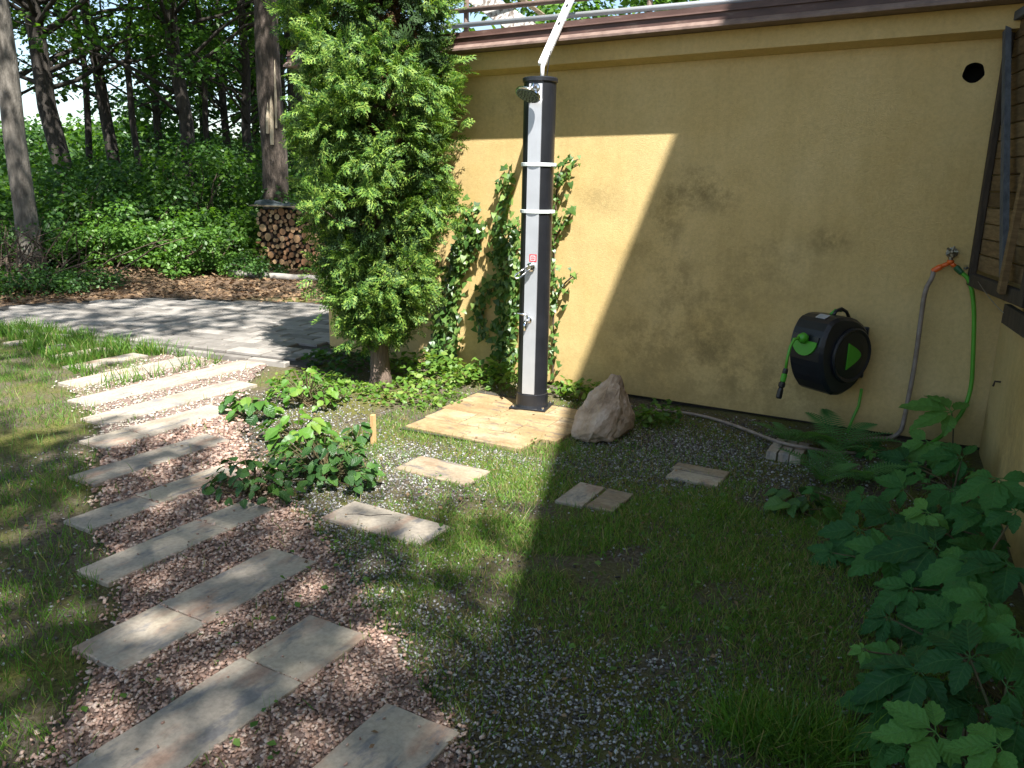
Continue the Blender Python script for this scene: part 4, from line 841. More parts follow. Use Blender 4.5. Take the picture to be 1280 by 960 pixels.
# ------------------------------------------------------------------ thuja beside the wall
TB = np.array([-3.97, 4.91, 0.0])
th = empty("thuja_tree", TB); tag(th, "tall bright green columnar conifer growing against the wall left of the shower", "tree")
b_ = MB(); b_.tube([TB+np.array(p_) for p_ in ((0, 0, -.05), (.01, 0, .08), (.0, 0, .3), (.03, 0, .6), (.02, .02, 1.4), (0, .03, 2.6), (0, .03, 4.0))], [.12, .085, .07, .065, .06, .045, .02], 12); b_.build("trunk", M['bark_thuja'], th, smooth=True)
def spray():
    """flat scale-leaf spray: a stalk with forked side twigs"""
    V = []; F = []
    def twig_(x, y, a, L, w_):
        b0 = len(V); c, s = math.cos(a), math.sin(a); px_, py_ = -s*w_, c*w_
        V.extend([(x-px_*.6, y-py_*.6, 0), (x+px_*.6, y+py_*.6, 0), (x+c*L*.6+px_, y+s*L*.6+py_, .05*L), (x+c*L, y+s*L, -.25*L), (x+c*L*.6-px_, y+s*L*.6-py_, .05*L)]); F.append((b0, b0+4, b0+2, b0+1)); F.append((b0+4, b0+3, b0+2, b0+2))
    twig_(0, 0, 0, 1.0, .03)
    for i in range(4):
        s = .18+.2*i; L = .44*(1-.5*s)
        for sg in (-1, 1):
            a = sg*(.95-.25*s); twig_(s, 0, a, L, .034)
            twig_(s+math.cos(a)*L*.45, math.sin(a)*L*.45, a-sg*.75, L*.5, .03)
            twig_(s+math.cos(a)*L*.5, math.sin(a)*L*.5, a+sg*.6, L*.4, .03)
    V_ = np.array(V); V_[:, 2] -= .25*V_[:, 0]**2 + .5*V_[:, 1]**2
    return V_, np.array(F)
SPV, SPF = spray()
q4 = np.array([f for f in SPF if f[3] != f[2]]); q3 = np.array([f[:3] for f in SPF if f[3] == f[2]])
def spray_mesh(name, pos, rot, sc_):
    n_ = len(pos); P = np.einsum('nij,nkj->nki', rot, SPV[None]*sc_[:, None, None])+pos[:, None, :]; o_ = (np.arange(n_)*len(SPV))[:, None, None]
    return np_mesh(name, P.reshape(-1, 3), [(q4[None]+o_).reshape(-1, 4), (q3[None]+o_).reshape(-1, 3)])
def th_rad(z): return np.interp(z, [.25, .5, .8, 1.2, 1.8, 2.6, 3.3, 4.0, 4.5], [.08, .23, .37, .47, .53, .57, .59, .52, .2])
rg = np.random.default_rng(77); ncl = 400
zc = rg.uniform(.40, 4.4, ncl); ac = rg.uniform(0, 6.283, ncl); rr = th_rad(zc)*rg.uniform(.58, 1.2, ncl)
clc = np.stack([TB[0]+rr*np.cos(ac), TB[1]+rr*np.sin(ac), zc], 1); per = 34
pos = []; nr = []; hd_ = []; sz = []
for i in range(ncl):
    out = np.array([math.cos(ac[i]), math.sin(ac[i]), 0])
    for j in range(per):
        o_ = rg.normal(size=3)*np.array([.055, .055, .06]); pos.append(clc[i]+o_-out*.05)
        h_ = out*.6+o_*6+rg.normal(size=3)*.35+np.array([0, 0, .3]); hd_.append(h_)
        nr.append(rg.normal(size=3)*.8+out*.3+np.array([0, 0, .5])); sz.append(rg.uniform(.07, .15))
o = link("foliage", spray_mesh("foliage", np.array(pos), frames(np.array(nr), np.array(hd_)), np.array(sz)), L_THUJA, th); tag(o, kind="stuff")
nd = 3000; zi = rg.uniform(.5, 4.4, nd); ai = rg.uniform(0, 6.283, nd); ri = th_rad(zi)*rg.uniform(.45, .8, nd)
o = link("inner_foliage", spray_mesh("inner_foliage", np.stack([TB[0]+ri*np.cos(ai), TB[1]+ri*np.sin(ai), zi], 1), frames(rand_unit(nd), np.stack([np.cos(ai), np.sin(ai), rg.normal(size=nd)*.6], 1)), rg.uniform(.09, .17, nd)), L_THUJA_OLD_SHADE, th); tag(o, kind="stuff")
ni = 900; zi = rg.uniform(.6, 4.2, ni); ai = rg.uniform(0, 6.283, ni); ri = th_rad(zi)*rg.uniform(.15, .55, ni)
o = link("inner_spray", spray_mesh("inner_spray", np.stack([TB[0]+ri*np.cos(ai), TB[1]+ri*np.sin(ai), zi], 1), frames(rand_unit(ni), rand_unit(ni)), rg.uniform(.1, .2, ni)), L_THUJA_DRY, th); tag(o, kind="stuff")
bl = MB()
for i in range(0, ncl, 5): bl.tube(curve((TB[0], TB[1], max(.2, zc[i]-.25)), clc[i], 4, -.03), [.016, .012, .008, .004], 5)
bl.build("branch", M['bark_thuja'], th)

# ================================================================== SHOWER
SB = np.array([-2.62, 4.97, 0.026]); SH = 2.25
sh = empty("solar_shower", SB); tag(sh, "tall black solar garden shower column with silver front strip on ochre tiles", "shower")
rz = .2; fx = np.array([math.sin(rz), -math.cos(rz), 0]); lx = np.array([math.cos(rz), math.sin(rz), 0]); uz = np.array([0, 0, 1.0])   # front, right, up
AX = (lx, -fx, uz)
def col_poly(r, flat_w, n=30, dep=0):
    out = []; a0 = math.asin(flat_w/2/r)
    for k in range(n+1):
        a = -math.pi/2 + a0 + (2*math.pi-2*a0)*k/n; out.append((r*math.cos(a), r*math.sin(a)))
    return out
R_ = .108
m_ = MB(); m_.prism(col_poly(R_, .10), SB, AX, .105, SH-.03); m_.build("column", M['black'], sh)
bpy.context.view_layer.update()
m_ = MB(); yf = -math.sqrt(R_**2-.05**2); m_.box(SB+lx*0+fx*(-yf+.004)+uz*(.115+SH-.045)/2, (.088, .012, SH-.16), AX, bev=.002); m_.build("front_strip", M['alu'], sh)
m_ = MB(); m_.lathe([(R_+.006, SH-.03), (R_+.01, SH-.026), (R_+.01, SH-.006), (R_+.004, SH)], 32, SB, AX); m_.build("top_cap", M['black'], sh, smooth=False)
m_ = MB(); m_.lathe([(R_+.012, .012), (R_+.008, .03), (R_+.007, .108), (R_+.001, .112)], 32, SB, AX); m_.build("base_collar", M['black'], sh)
m_ = MB(); m_.box(SB+uz*.006, (.27, .25, .012), AX, bev=.003); bpl = m_.build("base_plate", M['black'], sh)
for (a, b2) in ((-.11, -.1), (.11, -.1), (.11, .1), (-.11, .1)):
    m_ = MB(); m_.lathe([(.014, .0125), (.014, .016), (.009, .017), (.009, .026), (.004, .028)], 8, SB+lx*a+AX[1]*b2, AX); m_.build("bolt", M['chrome'], bpl)
def zat(py):   # height on the column at photo row py
    lo, hi = 0, 3
    for _ in range(40):
        mid = (lo+hi)/2; P_ = SB*np.array([1, 1, 0])+uz*mid-CAM; yy = 480-FPX*(P_@_u)/(P_@_f)
        if yy > py: lo = mid
        else: hi = mid
    return mid
for zz in (zat(206), zat(264)):
    m_ = MB(); m_.lathe([(R_+.003, -.012), (R_+.007, -.010), (R_+.007, .010), (R_+.003, .012)], 32, np.array([SB[0], SB[1], zz])+fx*.004, AX, cap=False); st_ = m_.build("strap", M['strap'], sh)
    m_ = MB(); m_.box(np.array([SB[0], SB[1], zz])+lx*(R_+.012)+fx*.03, (.02, .05, .022), AX, bev=.003); m_.build("buckle", M['strap'], st_)
# shower head on a chrome arm
zh = zat(112); ba = np.array([SB[0], SB[1], zh])+fx*(R_-.004)
m_ = MB(); m_.tube([ba, ba+fx*.03+uz*.012, ba+fx*.06+uz*.012, ba+fx*.085-uz*.012, ba+fx*.095-uz*.035-lx*.012], .012, 10); arm = m_.build("shower_arm", M['chrome'], sh, smooth=True)
m_ = MB(); m_.lathe([(.026, 0), (.03, .004), (.026, .008), (.014, .012)], 16, ba-fx*.002, (lx, uz, fx)); m_.build("wall_flange", M['chrome'], arm)
hc = ba+fx*.10-uz*.05-lx*.02; hz_ = uz*.88-fx*.42+lx*.2; hz_ /= np.linalg.norm(hz_); hx = np.cross(np.array([0, 1, 0]), hz_); hx /= np.linalg.norm(hx); hy = np.cross(hz_, hx)
m_ = MB(); m_.lathe([(.082, -.012), (.086, -.006), (.084, .004), (.05, .012), (.022, .02), (.014, .04)], 32, hc, (hx, hy, hz_)); head = m_.build("shower_head", M['chrome'], sh, smooth=False)
m_ = MB(); m_.lathe([(.001, -.016), (.074, -.0155), (.078, -.0125)], 32, hc, (hx, hy, hz_)); face = m_.build("spray_face", M['nozzle'], head)
m_ = MB()
for rr_, nn_ in ((.02, 6), (.042, 12), (.064, 18)):
    for k in range(nn_):
        a = 6.283*k/nn_; m_.lathe([(.0035, -.0205), (.0035, -.0155)], 6, hc+hx*rr_*math.cos(a)+hy*rr_*math.sin(a), (hx, hy, hz_))
m_.build("nozzle", M['black'], face)
# mixer lever
zl = zat(332); lb = np.array([SB[0], SB[1], zl])+fx*(R_+.0)
m_ = MB(); m_.lathe([(.03, 0), (.03, .012), (.022, .018), (.022, .04), (.016, .05)], 20, lb, (lx, uz, fx)); mx_ = m_.build("mixer", M['chrome'], sh)
e0 = lb+fx*.045; d1 = (-lx*.75-uz*.62+fx*.35); d1 /= np.linalg.norm(d1); pd = np.cross(d1, fx); pd /= np.linalg.norm(pd)
m_ = MB(); loop = [e0+pd*.013, e0+d1*.09+pd*.016, e0+d1*.115+pd*.008, e0+d1*.115-pd*.008, e0+d1*.09-pd*.016, e0-pd*.013]; m_.tube(loop, .0055, 8); m_.build("lever", M['chrome'], mx_, smooth=True)
# sticker with the framed red mark above the lever
zs = zat(321); s0 = np.array([SB[0], SB[1], zs])+fx*(-yf+.0112)+lx*.012
stk = MB().box(s0, (.05, .002, .05), AX).build("sticker", M['red'], sh)
m_ = MB(); m_.box(s0+fx*.002, (.034, .001, .034), AX); m_.build("sticker_field", M['white'], stk)
m_ = MB(); m_.box(s0+fx*.003+uz*.009, (.026, .001, .007), AX); m_.box(s0+fx*.003-uz*.009, (.026, .001, .007), AX); m_.box(s0+fx*.003+lx*.011, (.004, .001, .013), AX); m_.box(s0+fx*.003-lx*.011, (.004, .001, .013), AX); m_.box(s0+fx*.003, (.012, .001, .004), AX); m_.build("sticker_mark", M['red'], stk)
# foot tap
zt_ = zat(397); tb = np.array([SB[0], SB[1], zt_])+fx*(R_-.004)-lx*.005
m_ = MB(); m_.lathe([(.02, 0), (.02, .008), (.013, .012), (.013, .06)], 14, tb, (lx, uz, fx)); tp = m_.build("tap", M['chrome'], sh)
m_ = MB(); m_.tube([tb+fx*.05, tb+fx*.085, tb+fx*.1-uz*.02, tb+fx*.1-uz*.06], [.011, .012, .012, .010], 10); m_.build("spout", M['chrome'], tp, smooth=True)
m_ = MB(); m_.tube([tb+fx*.05, tb+fx*.052+uz*.035, tb+fx*.055+uz*.045-lx*.03, tb+fx*.06+uz*.05-lx*.07], [.007, .006, .008, .006], 8); m_.build("tap_handle", M['chrome'], tp, smooth=True)

# bar leaning from the shower top to the roof edge
pa = WY(677, 81, 5.10); pr = WY(697, 36, YW-EO-.03); pb = pa+(pr-pa)/np.linalg.norm(pr-pa)*1.25
dirp = (pb-pa)/np.linalg.norm(pb-pa); 
m_ = MB(); m_.bar(pa, pb, .05, .028, up=(0.3, -1, .2), bev=.004); bar_ = m_.build("metal_bar", M['alu_bar'], org=pa); tag(bar_, "pale aluminium bar leaning from the shower top onto the roof edge", "bar")
for s in (.42, .62, .82):
    m_ = MB(); c = pa+dirp*s; m_.box(c+np.cross(dirp, np.array([1, 0, 0]))*0.0, (.016, .036, .03), (np.cross(dirp, (0.3, -1, .2))/np.linalg.norm(np.cross(dirp, (0.3, -1, .2))), np.cross(np.cross(dirp, (0.3, -1, .2)), dirp)/np.linalg.norm(np.cross(np.cross(dirp, (0.3, -1, .2)), dirp)), dirp)); m_.build("slot", M['void'], bar_)
m_ = MB(); tp0 = SB+uz*(SH-.005)-fx*.04; m_.tube([tp0, tp0+uz*.08, pa+dirp*.14-np.array([0, 0, .014])], .014, 10); m_.build("support_rod", M['alu_bar'], bar_, smooth=True)
m_ = MB(); m_.tube(curve(tp0+lx*.03, pa+dirp*.2+lx*.01, 6, .02), .003, 5); m_.tube(curve(tp0-lx*.02, pa+dirp*.03-uz*.01, 6, -.01), .003, 5); m_.build("cable", M['black'], bar_)

# ------------------------------------------------------------------ things on the flat roof
rail_ = empty("roof_railing", (-2.5, 6.0, 2.67)); tag(rail_, "rusty brown pipe railing standing on the flat roof edge", "railing")
YR = 6.0
ps = []
for px_ in (583, 812, 1010):
    q_ = WY(px_, 10, YR); m_ = MB(); m_.tube([(q_[0], YR, 2.665), (q_[0], YR, 3.7)], .022, 8); m_.build("post", M['rail'], rail_)
za = WY(640, 8, YR)[2]; zb = WY(760, 16, YR)[2]
for zz, xa, xb, mt in ((za, -4.2, 0.4, M['rail']), (zb, -4.2, .4, M['alu']), (3.65, -4.2, .4, M['rail'])):
    m_ = MB(); m_.tube([(xa, YR-.025, zz), (xb, YR-.025, zz)], .02, 10); m_.build("rail", mt, rail_, smooth=True)
q0 = WY(596, -6, 6.4); q1 = WY(668, 40, 6.15); m_ = MB(); m_.bar(q0+(q0-q1)*.3, q1-np.array([0, 0, .03]), .16, .05, up=(0, -1, .3), bev=.005); o = m_.build("timber_beam", M['white_beam'], org=q1); tag(o, "flaking whitewashed timber beam lying askew on the flat roof", "beam")
q0 = WY(640, -10, 6.6); q1 = WY(680, 20, 6.5); m_ = MB(); m_.bar(q0, q1, .03, .03); o = m_.build("lath", M['old_board'], org=q1); tag(o, "thin brown lath sticking up behind the whitewashed beam", "lath")

# ------------------------------------------------------------------ hose reel
RC = WY(1042, 441, 5.42)
reel = empty("hose_reel", (RC[0], YW-.02, RC[2])); tag(reel, "black wall mounted hose reel with green front opening and side inset", "hose reel")
a_ = math.radians(58); ox = np.array([-math.cos(a_), -math.sin(a_), 0]); oy = np.array([math.sin(a_), -math.cos(a_), 0])  # outlet direction, disc-side normal
AR = (ox, uz, oy)      # profile plane (ox, up), extruded along oy
prof = [(.225, -.05), (.235, .05), (.215, .15), (.17, .225), (.08, .25), (-.06, .235), (-.17, .17), (-.215, .08), (-.22, -.03), (-.19, -.14), (-.11, -.225), (.0, -.262), (.10, -.25), (.18, -.16)]
def sub_poly(P, it=1):
    for _ in range(it):
        o_ = []
        for i in range(len(P)):
            a, b2 = np.array(P[i]), np.array(P[(i+1) % len(P)]); o_ += [tuple(.8*a+.2*b2), tuple(.2*a+.8*b2)]
        P = o_
    return P
m_ = MB(); m_.prism(sub_poly(prof), RC, AR, -.17, .10, bev=.02); case = m_.build("case", M['reel_black'], reel); recalc(case)
m_ = MB(); dc = RC-ox*.035+uz*.0; m_.lathe([(.175, .098), (.178, .112), (.168, .122), (.158, .118), (.15, .112)], 40, dc, (ox, uz, oy), cap=False); ring = m_.build("side_ring", M['reel_black'], reel)
m_ = MB(); m_.lathe([(.151, .1), (.15, .114), (.10, .12), (.01, .122)], 40, dc, (ox, uz, oy)); disc = m_.build("side_disc", M['black'], reel)
tri = [(.055, -.085)]+[(.055-.125*math.sin(math.pi*k/10)*(1-.12*abs(k-5)/5), -.085+.17*k/10) for k in range(1, 10)]+[(.055, .085)]
m_ = MB(); m_.prism([(p_[0]+.0, p_[1]) for p_ in tri], dc+oy*.0, (ox, uz, oy), .118, .1265); recalc(m_.build("side_inset", M['reel_green'], disc))
# front opening
fc = RC+ox*.226+uz*.07-oy*.035
def orient(n0): n0 = n0/np.linalg.norm(n0); s_ = np.cross(uz, n0); s_ /= np.linalg.norm(s_); return s_, np.cross(n0, s_), n0
s1, u1, n1 = orient(ox+uz*.12)
opn = [(-.10, .055), (.10, .055)]+[(.10*math.cos(math.pi*k/12), .045-.12*math.sin(math.pi*k/12)) for k in range(0, 13)]
m_ = MB(); m_.prism(opn, fc, (s1, u1, n1), -.03, .010); recalc(m_.build("front_opening", M['black'], reel))
gr_ = [(.096*math.cos(math.pi*k/12), .022-.096*math.sin(math.pi*k/12)) for k in range(0, 13)]
m_ = MB(); m_.prism(gr_, fc, (s1, u1, n1), .0, .016); recalc(m_.build("front_funnel", M['reel_green'], reel))
bs = fc+n1*.035+u1*.035
m_ = MB(); m_.lathe([(.006, -.036), (.026, -.026), (.036, 0), (.026, .026), (.008, .036)], 16, bs, (s1, u1, n1)); bs_o = m_.build("hose_stop", M['reel_green'], reel, smooth=True)
tip = WY(1000, 470, bs[1]-.06)
hp_ = [bs+n1*.03, bs+n1*.075-uz*.01, bs+n1*.105-uz*.06, bs+n1*.12-uz*.14, bs+n1*.125-uz*.21]
m_ = MB(); m_.tube(hp_, .0095, 10); m_.build("outlet_hose", M['green_hose'], reel, smooth=True)
e = hp_[-1]; dn = np.array([-.12, -.08, -1.0]); dn /= np.linalg.norm(dn); s2, u2, n2 = orient(dn+np.array([0, .001, 0]))
n2_ = dn; x2 = np.cross(n2_, np.array([0, 1.0, 0])); x2 /= np.linalg.norm(x2); y2 = np.cross(n2_, x2)
m_ = MB(); m_.lathe([(.013, -.012), (.017, 0), (.017, .018), (.014, .022)], 14, e, (x2, y2, n2_)); nz_ = m_.build("connector", M['black'], reel)
m_ = MB(); m_.lathe([(.014, .022), (.018, .03), (.018, .07), (.015, .075)], 14, e, (x2, y2, n2_)); m_.build("spray_grip", M['reel_green'], nz_)
m_ = MB(); m_.lathe([(.014, .075), (.021, .085), (.021, .105), (.014, .115), (.018, .13), (.02, .175), (.016, .185)], 14, e, (x2, y2, n2_)); m_.build("spray_nozzle", M['black'], nz_)
# carrying handle, rating plate, bracket
hb = RC+uz*.238-oy*.02
m_ = MB(); m_.tube([hb+ox*.02, hb+ox*.0+uz*.03, hb-ox*.05+uz*.042, hb-ox*.10+uz*.02, hb-ox*.13-uz*.02], .011, 10); hd2 = m_.build("handle", M['reel_black'], reel, smooth=True)
m_ = MB(); m_.tube([hb+ox*.01-oy*.03+uz*.005, hb-ox*.03-oy*.03+uz*.03, hb-ox*.09-oy*.03+uz*.022], .009, 8); m_.build("hand_grip", M['reel_green'], reel, smooth=True)
m_ = MB(); lc = RC+ox*.128+uz*.243; lu = (uz*.93+ox*.37); m_.box(lc-oy*.01, (.05, .075, .004), (np.cross(oy, lu), oy, lu)); m_.build("rating_plate", M['grey_label'], reel)
m_ = MB(); m_.box((RC[0]+.12, YW-.02, RC[2]-.02), (.10, .036, .34), bev=.006); br = m_.build("wall_bracket", M['reel_black'], reel)
kn = RC-ox*.19+oy*.05
for dz in (.12, -.10):
    m_ = MB(); m_.tube([(RC[0]+.12, YW-.03, RC[2]+dz), kn+uz*dz], .03, 10); m_.build("hinge_arm", M['reel_black'], br)
m_ = MB(); q_ = WY(1077, 486, 5.6); m_.tube([q_, q_+np.array([-.005, .01, -.12]), (q_[0]-.03, 5.60, .12), (q_[0]-.05, 5.56, .02)], .0095, 8); m_.build("feed_hose", M['green_hose'], reel, smooth=True)

# ------------------------------------------------------------------ wall tap with two hoses
TP = WY(1190, 316, YW)
tap = empty("wall_tap", TP); tag(tap, "weathered brass tap on the wall with orange two way splitter", "tap")
ay = (np.array([1.0, 0, 0]), uz, np.array([0, -1.0, 0]))
m_ = MB(); m_.lathe([(.034, 0), (.034, .006), (.016, .012), (.015, .05), (.02, .055), (.02, .075), (.012, .08)], 14, TP, ay); m_.build("tap_body", M['brass'], tap)
m_ = MB()
for k in range(5): a = 6.283*k/5; m_.tube([TP+np.array([0, -.085, .012]), TP+np.array([.034*math.cos(a), -.088, .012+.034*math.sin(a)])], .008, 6)
m_.lathe([(.012, .075), (.012, .095), (.006, .1)], 10, TP+uz*.012, ay); m_.build("tap_wheel", M['brass'], tap)
sp = TP+np.array([0, -.06, -.05]); m_ = MB(); m_.tube([TP+np.array([0, -.06, 0]), sp], .013, 10); m_.build("spout", M['brass'], tap)
eL, eR = sp+np.array([-.085, -.01, -.06]), sp+np.array([.06, -.01, -.055])
m_ = MB(); m_.tube([sp+uz*.01, sp-uz*.012], .02, 10); m_.tube([sp-uz*.005, sp+(eL-sp)*.55], [.014, .013], 10); m_.tube([sp-uz*.005, sp+(eR-sp)*.55], [.014, .013], 10); spl = m_.build("splitter", M['orange'], tap, smooth=True)
m_ = MB(); m_.tube([sp+(eL-sp)*.5, sp+(eL-sp)*.62, sp+(eL-sp)*1.0, eL+(eL-sp)*.08], [.014, .019, .017, .014], 10); m_.build("hose_coupling", M['orange'], spl)
m_ = MB(); m_.tube([sp+(eR-sp)*.5, sp+(eR-sp)*.62, sp+(eR-sp)*1.1, eR+(eR-sp)*.2], [.014, .019, .017, .014], 10); m_.build("hose_coupling", plain("dark_green_plastic", (.02, .10, .03), .4), spl)
def hose(name, pts, r, mat, label):
    # smooth the polyline
    P = [np.array(p_, float) for p_ in pts]
    for _ in range(3):
        Q = [P[0]]
        for a, b2 in zip(P[:-1], P[1:]): Q += [a*.75+b2*.25, a*.25+b2*.75]
        P = Q+[P[-1]]
    o = MB().tube(P, r, 10).build(name, mat, org=P[-1], smooth=True); tag(o, label, "hose"); return o
hose("grey_hose", [eL, WY(1166, 346, eL[1]-.01), WY(1156, 362, eL[1]-.01), WY(1151, 400, eL[1]), WY(1143, 460, eL[1]+.0), WY(1133, 510, eL[1]+.01), WY(1125, 548, eL[1]+.01), (-.42, 5.5, .02), (-.5, 5.3, .03)], .0145, M['grey_hose'], "grey brown hose hanging in a curve from the orange splitter")
hose("green_hose", [eR, WY(1213, 350, eR[1]-.0), WY(1218, 385, eR[1]), WY(1217, 430, eR[1]), WY(1214, 500, eR[1]), (.03, 5.55, .12), (-.1, 5.45, .02)], .013, M['green_hose'], "bright green hose hanging straight down from the splitter beside corner")
hose("ground_hose", [G(800, 517, .02), G(822, 512, .018), G(850, 515, .018), G(880, 520, .018), G(920, 532, .02), G(960, 548, .05), G(985, 556, .07), G(1010, 560, .07), G(1040, 566, .03), G(1070, 566, .02)], .011, M['grey_hose'], "grey hose lying on the soil along the wall past boulder")

# ------------------------------------------------------------------ wooden panel on the side wall
PN0 = np.array([.055, 5.655, 0]); pd_ = np.array([.25, -.97, 0]); pd_ /= np.linalg.norm(pd_); pn_ = np.array([-.97, -.25, 0]); pn_ /= np.linalg.norm(pn_)
pan = empty("plank_screen", PN0+uz*1.05); tag(pan, "brown plank panel with braces hung high on the side wall", "panel")
PA = (pd_, uz, pn_)
def pbox(name, s, z, ws, wz, th_, off, mat, rot=0.0):
    A = PA
    if rot: A = (pd_*math.cos(rot)+uz*math.sin(rot), -pd_*math.sin(rot)+uz*math.cos(rot), pn_)
    return MB().box(PN0+pd_*s+uz*z+pn_*off, (ws, wz, th_), A, bev=.004).build(name, mat, pan)
zz = 1.14
while zz < 2.5:
    h_ = random.uniform(.085, .10); pbox("plank", .48, zz+h_/2, .93, h_-.006, .018, 0, M['brown_plank']); zz += h_
pbox("post", .025, 1.80, .05, 1.50, .035, .03, M['dark_plank']); pbox("post", .97, 1.80, .05, 1.50, .035, .03, M['dark_plank'])
pbox("bottom_rail", .50, 1.085, .99, .075, .045, .022, M['dark_plank']); pbox("top_rail", .50, 2.555, 1.0, .05, .045, .022, M['blue_plank'])
m_ = MB(); m_.bar(PN0+pd_*.055+uz*2.52+pn_*.062, PN0+pd_*.74+uz*1.13+pn_*.062, .05, .03, up=pn_, bev=.004); m_.build("brace", M['blue_plank'], pan)
m_ = MB(); m_.bar(PN0+pd_*.93+uz*2.0+pn_*.095, PN0+pd_*.76+uz*1.09+pn_*.075, .05, .03, up=pn_, bev=.004); m_.build("brace", M['brown_plank'], pan)
m_ = MB(); m_.bar(PN0+pd_*.74+uz*.985+pn_*.03, PN0+pd_*1.1+uz*.965+pn_*.03, .10, .03, up=pn_, bev=.004); m_.build("lower_board", M['dark_plank'], pan)
m_ = MB(); m_.tube([PN0+pd_*.02+uz*1.155+pn_*.06, PN0+pd_*.03+uz*1.15+pn_*.075], .009, 8); m_.tube([PN0+pd_*.02+uz*1.155+pn_*.05, PN0-pd_*.03+uz*1.165+pn_*.06], .002, 5); m_.tube(curve(PN0+pd_*.28+uz*1.10+pn_*.06, PN0+pd_*1.0+uz*1.02+pn_*.12, 6, -.01), .0022, 5); m_.build("wire", M['wire'], pan)

# ------------------------------------------------------------------ boulder
rp = [(715, 546, 4.50), (722, 515, 4.62), (738, 488, 4.72), (764, 467.5, 4.78), (775, 468, 4.80), (781, 490, 4.80), (792, 517, 4.80), (788, 536, 4.72), (765, 551, 4.52), (735, 553, 4.42), (750, 512, 4.50), (775, 505, 4.60), (742, 540, 4.38)]
P = [WY(*p_) for p_ in rp]
c0 = np.mean(P, 0)
P += [np.array([c0[0]-.12, 4.9, .02]), np.array([c0[0]+.08, 4.95, .03]), np.array([c0[0]+.02, 4.95, .22]), np.array([c0[0]-.1, 4.6, -.04]), np.array([c0[0]+.06, 4.75, -.04])]
bm = bmesh.new()
for p_ in P: bm.verts.new(p_)
r_ = bmesh.ops.convex_hull(bm, input=bm.verts)
bmesh.ops.delete(bm, geom=[g for g in r_['geom_interior'] if isinstance(g, bmesh.types.BMVert)], context='VERTS')
bmesh.ops.triangulate(bm, faces=bm.faces); bmesh.ops.subdivide_edges(bm, edges=bm.edges, cuts=9, use_grid_fill=True)
from mathutils import noise as mnoise
bmesh.ops.recalc_face_normals(bm, faces=bm.faces); bm.normal_update()
for v_ in bm.verts:
    q_ = v_.co; d = mnoise.fractal(q_*14, .8, 2.1, 6)*.013+mnoise.noise(q_*5)*.02-abs(mnoise.noise(q_*11))*.012
    v_.co = q_+v_.normal*d
me = bpy.data.meshes.new("boulder"); bm.to_mesh(me); bm.free()
o = link("boulder", me, M['rock'], org=(c0[0], 4.7, 0)); tag(o, "upright pointed brown sandstone boulder beside the shower patio", "rock")
# stake
q_ = G(467, 556); m_ = MB(); m_.bar((q_[0], q_[1], -.08), (q_[0]-.004, q_[1]+.004, .195), .03, .022, up=(1, 0, 0), bev=.003); o = m_.build("wooden_stake", M['stake'], org=(q_[0], q_[1], 0)); tag(o, "short raw pine stake driven into gravel between conifer and bush", "stake")

# ------------------------------------------------------------------ log pile
LP0 = G(322, 334); LP0[2] = hz(LP0[0], LP0[1]); LP1 = G(440, 341); dl = LP1-LP0; dl[2] = 0; dl /= np.linalg.norm(dl); nl_ = np.array([-dl[1], dl[0], 0]); nl_ = nl_ if nl_@(CAM-LP0) > 0 else -nl_
pile = empty("log_pile", LP0+dl*.8); tag(pile, "stack of sawn round firewood logs under a grey tarpaulin", "log pile")
lm = []
for v in range(5):
    m_ = MB(); n_ = 11; rg = np.random.default_rng(900+v); rad = [1+rg.normal()*.06 for _ in range(n_)]
    V = []
    for (yy, f_) in ((0, .96), (-.02, 1.0), (-.4, 1.0)):
        for k in range(n_): a = 6.283*k/n_; V.append((rad[k]*f_*math.cos(a), yy/1.0, rad[k]*f_*math.sin(a)))
    m_.add(V, [tuple(range(n_))], 1); m_.add([V[i] for i in range(3*n_)], [(i*n_+k, (i+1)*n_+k, (i+1)*n_+(k+1) % n_, i*n_+(k+1) % n_) for i in range(2) for k in range(n_)], 0)
    me = m_.mesh("log"); me.materials.append(M['log_bark']); me.materials.append(M['log_end']); lm.append(me)
placed = []
rg = np.random.default_rng(5)
for tries in range(9000):
    s, z, r = rg.uniform(.06, 1.66), rg.uniform(.06, 1.02), rg.choice([.036, .046, .056, .066, .076])
    if tries > 5000: r = rg.choice([.03, .036])
    if all((s-a)**2+(z-b2)**2 > (r+c)**2*.92 for a, b2, c in placed): placed.append((s, z, r))
ang = math.atan2(dl[1], dl[0])
for i, (s, z, r) in enumerate(placed):
    o = bpy.data.objects.new("log", lm[i % 5]); COL.objects.link(o); o.parent = pile
    w_ = LP0+dl*s+uz*z+nl_*rg.uniform(-.02, .04); o.location = tuple(w_-np.array(pile.location)); o.scale = (r, 1, r); o.rotation_euler = (rg.normal()*.02, rg.uniform(0, 6.28), ang+math.pi+(math.pi if False else 0)+rg.normal()*.03)
    # local -y must point away from the camera
    o.rotation_euler = (0, rg.uniform(0, 6.28), math.atan2(nl_[1], nl_[0])-math.pi/2)
print("logs", len(placed))
MB().box(LP0+dl*.85+uz*.52-nl_*.22, (1.62, .30, .98), (dl, nl_, uz)).build("log_core", M['log_bark'], pile)
pc = LP0+dl*.85+uz*1.11
MB().box(pc, (1.6, .42, .025), (dl, nl_, uz), bev=.004).build("cover_board", M['old_board'], pile)
tp_ = MB(); nu, nv = 26, 8; V = []
for j in range(nv):
    for i in range(nu):
        s = -.72+1.44*i/(nu-1); y_ = -.2+.39*j/(nv-1); hgt = .03+.07*abs(math.sin(s*4.2+1.2))*math.sin(math.pi*j/(nv-1))**.5+.015*math.sin(9*s+3*y_)
        V.append(pc+dl*s+nl_*y_+uz*(hgt if 0 < j < nv-1 else (.018 if j == 0 else .016+.01*math.sin(7*s))))
